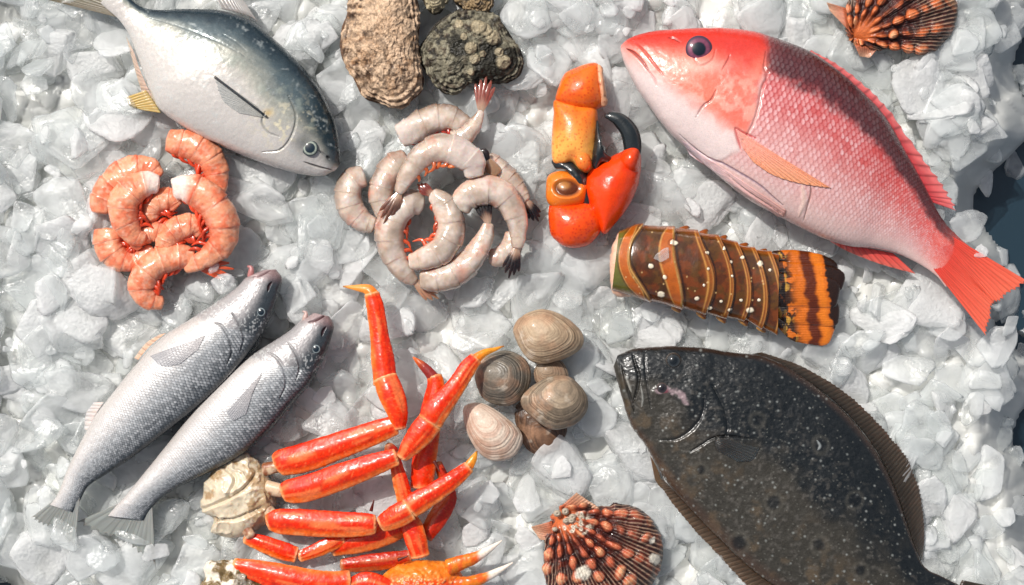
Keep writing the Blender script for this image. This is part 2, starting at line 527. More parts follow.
# (outline, height of its underside): the loose ice keeps below this inside the outline
FOOTPRINTS = [(pl(POMPANO), -6), (pl(SNAPPER), -8), (grow(pl(FLOUNDER), 14), -1), (pl(TROUT_A), -6), (pl(TROUT_B), -6),
    (pl(LOBSTER), -6), (LOB_FAN, -3), (OYSTER_A, -4), (OYSTER_B, -4), (OYSTER_C, -4), (OYSTER_D, -4),
    (SCALLOP_B, -2), (SCALLOP_T, -2), (CRAB_BODY, -4), (CLAW_ALL, -3), (COOKED, -1), (RAW, -1),
    ([(266,452),(395,415),(398,445),(380,515),(410,530),(400,570),(300,590),(200,600),(200,560),(290,550),(262,525)], 2),
    ([(380,600),(385,575),(400,562),(480,552),(500,542),(512,560),(480,600)], 1),
    ([(340,283),(372,288),(390,330),(402,390),(405,425),(385,425),(372,380),(364,320)], 2),
    ([(400,460),(415,420),(425,395),(410,355),(440,375),(500,345),(480,365),(440,430),(436,470),(478,450),(455,495),(425,560),(400,560)], 2),
    ([(945,240),(985,240),(1030,275),(1030,300),(1000,303),(990,335),(965,315),(938,278)], -1)] + \
    [(c, -3) for c in CLAMS]
# ---------------------------------------------------------------- the ice
def mat_ice(name, alpha, rough, tint, sss_scale=0.014, frost=0.5):
    """wet ice: partly clear, partly milky with air, thin wet gloss on top"""
    m = bpy.data.materials.new(name); m.use_nodes = True
    n = m.node_tree.nodes; l = m.node_tree.links
    n.remove(n["Principled BSDF"]); out = n["Material Output"]
    tc = n.new("ShaderNodeTexCoord"); oi = n.new("ShaderNodeObjectInfo")
    ad = n.new("ShaderNodeVectorMath"); ad.operation = 'ADD'
    geo = n.new("ShaderNodeNewGeometry")
    l.new(geo.outputs["Position"], ad.inputs[0]); l.new(oi.outputs["Random"], ad.inputs[1])
    big = n.new("ShaderNodeTexNoise"); big.inputs["Scale"].default_value = 30; big.inputs["Detail"].default_value = 2
    big.inputs["Distortion"].default_value = 0.6
    fine = n.new("ShaderNodeTexNoise"); fine.inputs["Scale"].default_value = 300; fine.inputs["Detail"].default_value = 5
    l.new(ad.outputs[0], big.inputs["Vector"]); l.new(ad.outputs[0], fine.inputs["Vector"])
    df = n.new("ShaderNodeBsdfDiffuse"); df.inputs[0].default_value = (*tint, 1)
    tl = n.new("ShaderNodeBsdfTranslucent"); tl.inputs[0].default_value = (*tint, 1)
    b = n.new("ShaderNodeMixShader"); b.inputs[0].default_value = 0.5
    l.new(df.outputs[0], b.inputs[1]); l.new(tl.outputs[0], b.inputs[2])
    bp = n.new("ShaderNodeBump"); bp.inputs["Strength"].default_value = frost; bp.inputs["Distance"].default_value = 0.0018
    bp2 = n.new("ShaderNodeBump"); bp2.inputs["Strength"].default_value = 0.5; bp2.inputs["Distance"].default_value = 0.006
    l.new(big.outputs["Fac"], bp2.inputs["Height"]); l.new(bp2.outputs[0], bp.inputs["Normal"])
    l.new(fine.outputs["Fac"], bp.inputs["Height"]); l.new(bp.outputs[0], df.inputs["Normal"])
    # cloudy patches against clearer ones
    al = n.new("ShaderNodeMapRange"); al.inputs[1].default_value = 0.36; al.inputs[2].default_value = 0.64
    al.inputs[3].default_value = max(0, alpha - 0.10); al.inputs[4].default_value = min(1, alpha + 0.14)
    l.new(big.outputs["Fac"], al.inputs[0])
    lw = n.new("ShaderNodeLayerWeight"); lw.inputs["Blend"].default_value = 0.35
    mx0 = n.new("ShaderNodeMath"); mx0.operation = 'MULTIPLY_ADD'; mx0.use_clamp = True
    l.new(lw.outputs["Facing"], mx0.inputs[0]); mx0.inputs[1].default_value = 0.22
    l.new(al.outputs[0], mx0.inputs[2])
    tr = n.new("ShaderNodeBsdfTransparent"); tr.inputs[0].default_value = (0.985, 0.988, 0.982, 1)
    m1 = n.new("ShaderNodeMixShader")
    l.new(mx0.outputs[0], m1.inputs[0]); l.new(tr.outputs[0], m1.inputs[1]); l.new(b.outputs[0], m1.inputs[2])
    gl = n.new("ShaderNodeBsdfGlossy")
    rr = n.new("ShaderNodeMapRange"); rr.inputs[1].default_value = 0.4; rr.inputs[2].default_value = 0.62
    rr.inputs[3].default_value = rough * 0.5; rr.inputs[4].default_value = rough * 1.7
    l.new(big.outputs["Fac"], rr.inputs[0]); l.new(rr.outputs[0], gl.inputs["Roughness"])
    l.new(bp.outputs[0], gl.inputs["Normal"])
    fr = n.new("ShaderNodeFresnel"); fr.inputs["IOR"].default_value = 1.42
    l.new(bp.outputs[0], fr.inputs["Normal"])
    m2 = n.new("ShaderNodeMixShader")
    ff = n.new("ShaderNodeMath"); ff.operation = 'SUBTRACT'; ff.use_clamp = True
    l.new(fr.outputs[0], ff.inputs[0]); l.new(geo.outputs["Backfacing"], ff.inputs[1])
    l.new(ff.outputs[0], m2.inputs[0]); l.new(m1.outputs[0], m2.inputs[1]); l.new(gl.outputs[0], m2.inputs[2])
    l.new(m2.outputs[0], out.inputs["Surface"])
    return m

ICE_MATS = [mat_ice("ice_cloudy", 0.30, 0.26, (0.925, 0.943, 0.948), sss_scale=0.035),
            mat_ice("ice_clear", 0.22, 0.14, (0.90, 0.93, 0.935), sss_scale=0.035, frost=0.4),
            mat_ice("ice_frosted", 0.55, 0.34, (0.95, 0.955, 0.955), sss_scale=0.03, frost=1.0)]

def ico(sub):
    import bmesh
    bm = bmesh.new(); bmesh.ops.create_icosphere(bm, subdivisions=sub, radius=1)
    V = np.array([v.co[:] for v in bm.verts]); F = np.array([[v.index for v in f.verts] for f in bm.faces])
    bm.free()
    return V / np.linalg.norm(V, axis=1)[:, None], F
ICO = {k: ico(k) for k in (3, 4, 5)}

def chunk_planes(rng):
    """random broken plate or lump: flat cuts, some sharp, some melted round"""
    ns = rng.integers(4, 7)
    ang = np.arange(ns) * 2 * math.pi / ns + rng.uniform(-0.45, 0.45, ns)
    side = np.stack([np.cos(ang), np.sin(ang), rng.uniform(-0.5, 0.5, ns)], 1)
    tb = np.array([[rng.uniform(-.25, .25), rng.uniform(-.25, .25), 1], [rng.uniform(-.3, .3), rng.uniform(-.3, .3), -1],
                   [rng.uniform(-.9, .9), rng.uniform(-.9, .9), 1.0]])
    N = np.vstack([side, tb]); N /= np.linalg.norm(N, axis=1)[:, None]
    h = np.concatenate([rng.uniform(0.5, 1.0, ns), rng.uniform(0.75, 1.0, 3)])
    h[-1] *= 1.1
    asp = np.array([1.0, rng.uniform(0.6, 1.0), rng.uniform(0.10, 0.26)])
    p = rng.choice([14, 24, 40, 60])
    hol = rng.normal(size=(2, 3)); hol /= np.linalg.norm(hol, axis=1)[:, None]
    return dict(N=N, h=h, asp=asp, p=p, hol=hol, ph=rng.uniform(0, 9, 6), amp=rng.uniform(0.008, 0.025))

def chunk_verts(c, D):
    dn = np.clip(D @ c["N"].T, 1e-4, None) / c["h"]
    r = (dn ** c["p"]).sum(1) ** (-1.0 / c["p"])
    r = np.minimum(r, 1.5)
    ph = c["ph"]
    for hl in c["hol"]:                                    # scooped, melted hollows
        r = r - 0.13 * sm(0.75, 1.0, D @ hl)
    r = r * (1 + c["amp"] * (np.sin(D[:, 0] * 6 + ph[0]) * np.sin(D[:, 1] * 7 + ph[1]) + np.sin(D[:, 2] * 9 + D[:, 0] * 5 + ph[2])
             + 0.5 * np.sin(D[:, 1] * 17 + ph[3]) * np.sin(D[:, 0] * 15 + ph[4])))
    V = D * r[:, None] * c["asp"]
    return V / np.abs(V[:, :2]).max()

NPROTO = 44
PROTO = [chunk_planes(RNG) for _ in range(NPROTO)]
PV = {k: [chunk_verts(c, ICO[k][0]) for c in PROTO] for k in (3, 4)}

def rotmat(rng, tilt):
    a = rng.uniform(0, 2 * math.pi); b = rng.uniform(0, 2 * math.pi)
    axis = Vector((math.cos(b), math.sin(b), 0))
    return np.array(Matrix.Rotation(tilt, 3, axis) @ Matrix.Rotation(a, 3, 'Z'))

def bed_level(px, py):
    """height (mm) of the packed ice under the loose chunks: a mound that falls off to the dark tray"""
    z = -19 + 4 * (fbm(px / 130, py / 130, 3, 3) - 0.5) * 2
    edge = 1002 + 14 * np.sin(py / 47) + 10 * np.sin(py / 19 + 1) - 28 * np.exp(-((py - 215) / 55.0) ** 2) \
        - 26 * np.exp(-((py - 330) / 45.0) ** 2) - 10 * np.exp(-((py - 60) / 60.0) ** 2) + 40 * sm(430, 560, py)
    z = z - 118 * sm(-24, 50, px - edge)
    z = z - 112 * sm(0, 45, 62 - np.hypot(px + 12, (py - 612)))
    return z
# seafood footprints (polygons in photo pixels): the loose ice keeps clear of them
FOOT = FOOTPRINTS if 'FOOTPRINTS' in globals() else []
CELL = 3.0
GX0, GY0, GX1, GY1 = -90, -90, 1114, 675
NXC = int((GX1 - GX0) / CELL); NYC = int((GY1 - GY0) / CELL)
gx, gy = np.meshgrid(GX0 + (np.arange(NXC) + .5) * CELL, GY0 + (np.arange(NYC) + .5) * CELL, indexing='ij')
H = bed_level(gx, gy)
BASEH = H.copy()
LIMIT = BASEH + 25 + 6 * fbm(gx / 60, gy / 60, 8, 2)                              # how high ice may reach
for poly, top in FOOT:
    ins = inside(gx, gy, poly)
    d, _ = dist_poly(gx, gy, poly, True)
    LIMIT = np.where(ins, np.minimum(LIMIT, np.where(d > 7, top - 4, top + 4)), LIMIT)
    H = np.where(ins, np.minimum(H, top - 6), H)
IDB = np.full(H.shape, -1)
CH = []
def drop(px, py, size, k, R, sub=3):
    """let one chunk down on the heap; returns False where something else lies"""
    P = (PV[sub][k] @ R.T) * size
    cx = ((P[:, 0] + px - GX0) / CELL).astype(int); cy = ((-P[:, 1] + py - GY0) / CELL).astype(int)
    ok = (cx >= 0) & (cx < NXC) & (cy >= 0) & (cy < NYC)
    if ok.sum() < 10: return False
    if bed_level(px, py) < -65 and _hash(np.array(int(px * 7)), np.array(int(py * 7)), 2) < 0.3: return False
    cx = cx[ok]; cy = cy[ok]; z = P[ok, 2]
    flat = cx * NYC + cy
    low = z < 0
    z0 = np.percentile(H[cx[low], cy[low]] - z[low], 72)
    over = (z + z0) - LIMIT[cx, cy]
    if (over > 0).mean() > 0.05:
        z0 -= np.percentile(over, 93)
        if np.percentile(H[cx[low], cy[low]] - z[low], 50) - z0 > size * 0.35:
            return False
    top = np.full(NXC * NYC, -999.0)
    np.maximum.at(top, flat, z + z0)
    ff = np.unique(flat)
    Hf = H.ravel(); If = IDB.ravel()
    upd = top[ff] > Hf[ff]
    Hf[ff[upd]] = top[ff[upd]]; If[ff[upd]] = len(CH)
    CH.append((px, py, z0, size, k, R))
    return True

rng = np.random.default_rng(5)
def lay(n, smin, smax, tilt, region=None):
    for _ in range(n):
        if region: px = rng.uniform(region[0], region[2]); py = rng.uniform(region[1], region[3])
        else: px = rng.uniform(-60, 1084); py = rng.uniform(-60, 645)
        s = smin * (smax / smin) ** rng.uniform()
        drop(px, py, s, rng.integers(NPROTO), rotmat(rng, abs(rng.normal()) * tilt))
lay(420, 14, 26, 0.34)
lay(760, 21, 40, 0.34)
lay(360, 25, 46, 0.30)
lay(340, 11, 20, 0.34)
lay(240, 5, 11, 0.45)
# a few chunks that lie on top of tails and edges
for (x, y, sz, z, k, tl) in [(66, 530, 22, 13, 3, .3), (48, 500, 15, 8, 9, .2), (38, 528, 26, 2, 12, .2), (106, 556, 20, 8, 20, .25), (158, 552, 17, 8, 7, .3), (88, 560, 26, 4, 15, .2),
        (1012, 322, 17, 10, 5, .4), (998, 345, 24, 0, 11, .3), (980, 252, 8.5, 22, 8, .2), (663, 256, 9, 47, 14, .1), (222, 283, 12, 24, 30, .2), (214, 268, 7, 20, 31, .2),
        (316, 340, 9, 0, 22, .3), (930, 215, 18, 8, 25, .3), (968, 224, 20, 14, 2, .2)]:
    R_ = rotmat(rng, tl); V_ = (PV[3][k] @ R_.T) * sz
    cx_ = np.clip(((V_[:, 0] + x - GX0) / CELL).astype(int), 0, NXC - 1); cy_ = np.clip(((-V_[:, 1] + y - GY0) / CELL).astype(int), 0, NYC - 1)
    IDB.ravel()[np.unique(cx_ * NYC + cy_)] = len(CH)
    CH.append((x, y, z, sz, k, R_))
FORCE = set(range(len(CH) - 15, len(CH)))
H = H.reshape(NXC, NYC); IDB = IDB.reshape(NXC, NYC)

inframe = (gx > 0) & (gx < 1024) & (gy > 0) & (gy < 585) & (H <= LIMIT + 30)
for poly, top in FOOT:
    inframe &= ~inside(gx, gy, poly)
cnt = np.bincount(IDB[inframe & (IDB >= 0)].ravel(), minlength=len(CH))
cnt[list(FORCE)] = 99999
order = np.argsort(-cnt)
SINGLE = set(int(i) for i in order[:300])
ICEMESH = {}
def single_chunk(i):
    px, py, z0, s, k, R = CH[i]
    mi = (i * 7 + k) % 10
    mi = 0 if mi < 5 else (1 if mi < 8 else 2)
    key = (k, mi)
    o = None
    if key not in ICEMESH:
        o = link_mesh("ice_chunk", PV[4][k], ICO[4][1], ICE_MATS[mi])
        ICEMESH[key] = o.data
    else:
        o = bpy.data.objects.new("ice_chunk", ICEMESH[key]); COL.objects.link(o)
    o.matrix_world = Matrix.Translation(Vector(W(px, py, z0))) @ Matrix(R.tolist()).to_4x4() @ Matrix.Scale(s * MM, 4)
    return o
CHUNK_OBJS = [(i, single_chunk(i)) for i in order[:300]]
# everything smaller: one packed mass per kind of ice, all in one object
Vs, Fs, Ms = [], [], []; off = 0
keep = [i for i in range(len(CH)) if i not in SINGLE]
for i in keep:
    px, py, z0, s, k, R = CH[i]
    V = (PV[3][k] @ R.T) * s * MM + W(px, py, z0)
    Vs.append(V); Fs.append(ICO[3][1] + off); off += len(V)
    mi = (i * 7 + k) % 10
    Ms.append(np.full(len(ICO[3][1]), 0 if mi < 5 else (1 if mi < 8 else 2), np.int32))
crush = link_mesh("crushed_ice", np.vstack(Vs), np.vstack(Fs), ICE_MATS[0])
crush.data.materials.append(ICE_MATS[1]); crush.data.materials.append(ICE_MATS[2])
crush.data.polygons.foreach_set("material_index", np.concatenate(Ms))
def poly_c(p): return np.array(p, float).mean(0)
NEAR = [(pl(POMPANO), "the blue-backed silver fish"), (pl(SNAPPER), "the red snapper"), (pl(FLOUNDER), "the dark flounder"), (pl(TROUT_A), "the longer slim fish"),
    (pl(TROUT_B), "the shorter slim fish"), (LOBSTER[0] and pl(LOBSTER), "the lobster tail's body"), (LOB_FAN, "the lobster tail's striped fan"), (OYSTER_A, "the big tan oyster"),
    (OYSTER_B, "the dark knobbly oyster"), (SCALLOP_B, "the bottom scallop shell"), (SCALLOP_T, "the top scallop shell"), (CRAB_BODY, "the crab's white body meat"),
    (CLAW_ALL, "the black-tipped crab claw"), (COOKED, "the cooked shrimp pile"), (RAW, "the raw shrimp pile"), (CLAMS[0], "the topmost clam"), (CLAMS[3], "the palest clam"),
    (CLAMS[2], "the plump middle clam"), (FOOTPRINTS[17][0], "the crab's thick leg segments"), (FOOTPRINTS[18][0], "the white-tipped crab pincer"),
    (FOOTPRINTS[19][0], "the upright crab leg"), (FOOTPRINTS[20][0], "the crossed crab legs"), (FOOTPRINTS[21][0], "the snapper's forked tail")]
SECT = ["right of", "upper right of", "above", "upper left of", "left of", "lower left of", "below", "lower right of"]
ORD = ["largest", "second largest", "third largest", "fourth largest", "fifth largest", "sixth largest", "seventh largest", "eighth largest", "ninth largest", "tenth largest",
       "eleventh largest", "twelfth largest"]
BINS = {}
for i, o in CHUNK_OBJS:
    x, y = CH[i][0], CH[i][1]
    ds = [(float(dist_poly(np.array(x), np.array(y), p, True)[0]), n) for n, (p, _) in enumerate(NEAR)]
    d, n = min(ds); c = poly_c(NEAR[n][0])
    a = int(round(math.atan2(-(y - c[1]), x - c[0]) / (math.pi / 4))) % 8
    far = 0 if d < 26 else (1 if d < 70 else 2)
    mi = (i * 7 + CH[i][4]) % 10; mi = 0 if mi < 5 else (1 if mi < 8 else 2)
    on = i in FORCE and bool(inside(np.array(x), np.array(y), NEAR[n][0]))
    BINS.setdefault((n, a if not on else 8, far, mi), []).append((i, o))
for (n, a, far, mi), L_ in BINS.items():
    L_.sort(key=lambda q: -(q[1].scale.x if hasattr(q[1], "scale") else 0))
    for r, (i, o) in enumerate(L_):
        kind = ("cloudy", "clearer", "frosty white")[mi]
        rk = "" if len(L_) == 1 else ORD[min(r, 11)] + " "
        where = "lying on " + NEAR[n][1] if a == 8 else ("close, " if far == 0 else "near, " if far == 1 else "farther out, ") + SECT[a] + " " + NEAR[n][1]
        o["label"] = (rk + kind + " ice chunk " + where).strip()
        o["category"] = "ice chunk"; o["group"] = "loose ice chunks around the seafood"
crush["label"] = "small bits of crushed ice packed in between and under the larger chunks"
crush["category"] = "crushed ice"; crush["kind"] = "stuff"

# packed ice bed below the loose chunks
bx, by = np.meshgrid(np.arange(-150, 1180, 3.0), np.arange(-150, 740, 3.0), indexing='ij')
bz = bed_level(bx, by) * 1.0 - 25 * (bed_level(bx, by) < -90) + 5 * (fbm(bx / 22, by / 22, 21, 3) - .5) * 2
f1_, f2_, rv_ = worley(bx / 24, by / 24, 71)
bz = bz - 11 * f1_ + 9 * (rv_ - .3) * sm(0, .12, f2_ - f1_)
for poly, top in FOOT:
    ins = inside(bx, by, poly)
    bz = np.where(ins, np.minimum(bz, top - 8), bz)
bed = link_mesh("ice_bed", W(bx, by, bz), grid_faces(*bx.shape, closed_v=False)[:, ::-1], None)
bm_ = bpy.data.materials.new("packed_ice"); bm_.use_nodes = True
_n = bm_.node_tree.nodes; _b = _n["Principled BSDF"]
_b.inputs["Base Color"].default_value = (0.58, 0.585, 0.56, 1); _b.inputs["Roughness"].default_value = 0.25
_b.inputs["Subsurface Weight"].default_value = 0.6; _b.inputs["Subsurface Scale"].default_value = 0.01
_b.inputs["Subsurface Radius"].default_value = (1, 1, 1)
bed.data.materials.append(bm_)
bed["kind"] = "structure"
tx, ty = np.meshgrid(np.arange(-900, 1900, 100.0), np.arange(-900, 1500, 100.0), indexing='ij')
tray = link_mesh("tray", W(tx, ty, tx * 0 - 108), grid_faces(*tx.shape, closed_v=False)[:, ::-1], None)
tm = bpy.data.materials.new("dark_tray"); tm.use_nodes = True
tm.node_tree.nodes["Principled BSDF"].inputs["Base Color"].default_value = (0.012, 0.03, 0.045, 1)
tm.node_tree.nodes["Principled BSDF"].inputs["Roughness"].default_value = 0.35
tray.data.materials.append(tm)
tray["kind"] = "structure"
# ---------------------------------------------------------------- red snapper
M_FINT = mat_col("thin_fin", rough=0.3, sss=0.0, alpha=0.42, bump=0.1, bump_scale=900)
M_SNAP = mat_col("snapper_skin", gain=.8, rough=0.3, sss=0.12, sss_scale=0.003, coat=0.55, coat_rough=0.16, bump=0.2, bump_scale=1100, var=0.12, rvar=0.12)
t = thing("red_snapper", "whole red snapper with scaly pink flanks lying on the ice, tail at the right edge", "fish", 800, 150)
L = loft(SNAPPER, 21, lambda u: np.interp(u, [0, .06, .25, .6, .8, .9, 1], [.7, .62, .52, .5, .42, .30, .06]), nu=520, nvt=210, nvb=24, prof=0.8)
px, py, s, u = L["px"], L["py"], L["s"], L["u"]
h, e, rv = scale_pattern(L, 31, 1.05)
# the edge of the gill cover: head in front, scales behind
gill = catmull([(762, 30), (766, 52), (762, 72), (758, 88), (757, 105), (752, 124), (744, 142), (728, 156), (706, 164)], 60)
gx_ = np.interp(py, gill[:, 1], gill[:, 0]) + 5 * (fbm(px / 6, py / 6, 1, 3) - .5)
head = sm(1, -1, px - gx_) * .0 + sm(7, -5, px - gx_ + 6 * (fbm(px / 14, py / 14, 9, 3) - .5))
n1 = fbm(px / 9, py / 9, 2, 4); n2 = fbm(px / 28, py / 28, 12, 3); n3 = fbm(px / 3.2, py / 3.2, 31, 3)
pink = rgb(198, 58, 60); pale = rgb(222, 168, 164); belly = rgb(232, 204, 196); dark = rgb(66, 26, 34)
body = np.zeros(L["G"].shape) + pale
body = mixc(body, pink, sm(0.24, 0.68, s + 0.16 * (n2 - .5)) * 0.88)
body = mixc(body, rgb(225, 80, 70), sm(0.45, 1.0, u) * sm(0.2, 0.6, s) * 0.75)
body = mixc(body, rgb(235, 95, 75), sm(0.86, 0.97, u) * 0.8)
# scales: pale centres, rosy rims
sc_on = (1 - head) * sm(1.0, 0.93, u)
body = mixc(body, body * np.array([.80, .5, .52]), e * (.35 + .5 * n2)  * sc_on * (0.4 + 0.6 * sm(.1, .5, s)))
body = mixc(body, rgb(248, 222, 224), sm(0.35, 0.75, h) * (1 - e) * 0.5 * sc_on * (0.2 + rv) * (.4 + .9 * n1))
body = mixc(body, rgb(206, 56, 54), sm(.52, .7, n2) * sm(.35, .6, s) * sm(.9, .7, s) * .45)
body = mixc(body, rgb(40, 16, 24), sm(0.72, 0.84, s + 0.10 * (n1 - .5) + 0.05 * (n3 - .5)) * sm(0.24, 0.42, u) * (0.93 - 0.5 * sm(.9, 1.0, u)) * (0.92 + 0.08 * e))
body = mixc(body, belly, sm(0.26, 0.05, s) * 0.7)
hd = np.zeros(L["G"].shape) + rgb(238, 128, 104)
d_red = (py - 30) - 0.30 * (px - 640)
hd = mixc(hd, rgb(222, 44, 28), sm(30, 6, (py - 30) - 0.05 * (px - 640) + 14 * (n2 - .5)) * .95)
hd = mixc(hd, rgb(216, 58, 48), np.exp(-((px - 735) / 26.) ** 2 - ((py - 58) / 22.) ** 2) * (0.5 + n1))
hd = mixc(hd, rgb(228, 150, 140), sm(742, 760, px) * sm(70, 95, py) * .7)
hd = mixc(hd, rgb(226, 92, 80), .7 * np.exp(-((px - 738) / 20.) ** 2 - ((py - 112) / 24.) ** 2) * (0.3 + n1))
hd = mixc(hd, rgb(240, 178, 160), sm(0.5, 0.66, n1) * 0.55 * sm(60, 90, py))
wl_ = (py - 62) + (632 - px) * 0.95                     # below the mouth: white throat
hd = mixc(hd, rgb(234, 214, 210), sm(-14, 14, (py - 84) - 0.72 * (px - 668) + 10 * (n1 - .5)))
hd = mixc(hd, rgb(242, 196, 180), np.exp(-((px - 703) / 24.) ** 2 - ((py - 66) / 7.) ** 2) * .7)
col = mixc(body, hd, head)
col = mixc(col, rgb(225, 195, 190), sm(-1.5, 1.5, px - gx_) * sm(5, 2, px - gx_) * .5 * sm(60, 90, py))
hh = 0.75 * h * sc_on * (0.4 + 0.6 * sm(.05, .3, s)) + 0.5 * (n1 - .5) * head + 0.25 * n3
hh = hh + head * .8
for args in [
    ([(627, 49), (634, 53), (642, 61), (650, 73)], 2.4, 2.4, rgb(150, 40, 40), .85),
    ([(634, 41), (645, 52), (655, 65), (664, 76)], 1.7, 1.5, rgb(170, 60, 60), .7),
    ([(650, 72), (655, 80), (657, 86)], 1.8, 1.2, rgb(220, 150, 150), .6),
    ([(716, 90), (711, 100), (703, 106), (696, 117)], 1.5, 1.3, rgb(120, 60, 70), .6),
    ([(668, 38), (674, 39), (681, 43)], 1.6, 1.2, rgb(120, 30, 30), .7),
    ([(766, 52), (764, 68), (768, 75), (762, 88), (759, 105), (753, 124), (743, 141)], 2.6, 1.3, rgb(190, 90, 84), .4),
    ([(735, 128), (737, 136), (741, 150)], 2.6, 1.4, rgb(200, 40, 40), .8),
    ([(735, 127), (744, 133), (756, 138)], 2.2, 1.4, rgb(190, 30, 30), .9),
    ([(680, 134), (694, 147), (709, 158), (722, 163), (736, 171), (750, 179), (762, 187), (773, 197), (783, 205)], 2.0, 1.4, rgb(120, 100, 125), .75),
    ([(722, 170), (745, 190), (768, 205), (784, 216)], 1.5, 1.5, rgb(190, 90, 80), .7),
    ([(810, 183), (811, 192), (808, 204), (803, 222)], 1.5, 1.2, rgb(110, 70, 60), .8),
    ([(802, 184), (804, 200), (799, 216)], 4.5, -0.8, rgb(236, 206, 190), .7),
    ([(690, 48), (699, 65), (712, 60), (716, 48)], 1.5, .8, rgb(210, 90, 80), .4),
    ([(722, 70), (728, 60), (730, 55)], 1.6, 1.0, rgb(170, 60, 60), .6)]:
    col, hh = stroke(L, col, hh, *args)
L["G"] = displace(L["G"], hh)
finish("body", L["G"], col, M_SNAP, t)
eye(t, 699, 49, 13.5, zat(L, 699, 49)[0] - 0.5, rgb(120, 62, 84), pupil=(0.004, 0.010, 0.018), pr=.60, ring=rgb(60, 40, 60), hgt=.34)
# tail: two lobes with a fork
def ztail(u): return 12 + 0 * u
fin("tail_fin", [(952, 236), (948, 246), (941, 258), (932, 267)], [(1031, 283), (998, 303), (995, 305), (987, 337)], M_FIN, t,
    24, 18, rgb(206, 62, 52), rgb(240, 110, 84), rays=24, nu=200, na=60, thick=3.0, jag=0.07, raydark=.26)
fin("dorsal_fin", [(806, 52), (832, 68), (860, 92), (885, 119), (907, 157), (925, 190), (931, 202)],
    [(812, 50), (839, 64), (868, 86), (893, 113), (926, 160), (950, 190), (960, 212)], M_FIN, t, 21, 17, rgb(176, 44, 52), rgb(232, 120, 118), rays=20, nu=150, jag=.28, thick=1.6, seed=3, raydark=.55)
fin("anal_fin", [(829, 240), (848, 246), (866, 248), (893, 253)], [(831, 242), (849, 252), (880, 264), (916, 274)], M_FIN, t, 17, 12, rgb(222, 70, 66), rgb(236, 110, 96), rays=10, thick=1.6, seed=5)
fin("pectoral_fin", [(736, 129), (737, 134), (739, 140), (742, 147)], [(831, 188), (822, 187), (798, 183), (773, 175), (753, 162)], M_FIN, t, 30, 30, rgb(238, 160, 146), rgb(250, 160, 120),
    rays=13, nu=90, na=60, over=L, lift=1.0, raydark=.12, thick=1.0)
fin("pelvic_fin", [(682, 140), (686, 148), (690, 155)], [(786, 210), (784, 216), (778, 217)], M_FIN, t, 20, 20, rgb(238, 205, 208), rgb(234, 170, 160),
    rays=6, nu=40, na=60, over=L, lift=1.0, raydark=.15, thick=1.5)

# ---------------------------------------------------------------- silver pompano
M_SILVER = mat_col("silver_skin", gain=.82, rough=0.26, sss=0.05, coat=0.5, coat_rough=0.12, bump=0.12, bump_scale=1200, var=0.08, metal=0.12, rvar=0.1)
t = thing("pompano", "smooth silver fish with blue-grey back and yellow belly fin, head above the raw shrimp", "fish", 230, 90)
L = loft(POMPANO, 17, lambda u: np.interp(u, [0, .07, .3, .7, .9, 1], [.8, .62, .5, .44, .4, .35]), nu=420, nvt=180, nvb=24, prof=0.78)
px, py, s, u = L["px"], L["py"], L["s"], L["u"]
n1 = fbm(px / 10, py / 10, 41, 4); n2 = fbm(px / 34, py / 34, 42, 3); n3 = fbm(px / 3, py / 3, 43, 3)
# streaks that run along the body
ax = np.array([-0.82, -0.57]); al = px * ax[0] + py * ax[1]; ac = -px * ax[1] + py * ax[0]
st = fbm(al / 30, ac / 5, 44, 4)
col = np.zeros(L["G"].shape) + rgb(214, 208, 202)
back = rgb(58, 84, 96)
edge = 0.60 + 0.10 * sm(0.1, 0.5, u) - 0.02
col = mixc(col, rgb(178, 178, 160), sm(edge - .2, edge + .02, s + .16 * (n2 - .5) + .1 * (st - .5)) * .75)
col = mixc(col, back, sm(edge - .12, edge + .16, s + .2 * (n2 - .5) + .12 * (st - .5)) * .88)
col = mixc(col, rgb(18, 38, 50), sm(0.78, 0.95, s + .1 * (n1 - .5)) * .9)
col = mixc(col, rgb(18, 38, 46), sm(0.45, .78, s + .1 * (n1 - .5)) * sm(.32, .12, u) * .92)
col = mixc(col, rgb(160, 170, 160), sm(.5, .8, n1) * sm(.5, .62, s) * sm(.88, .74, s) * .5 * sm(.1, .2, u))
col = mixc(col, rgb(205, 212, 210), sm(.58, .8, n3 * .5 + st * .5) * .45)
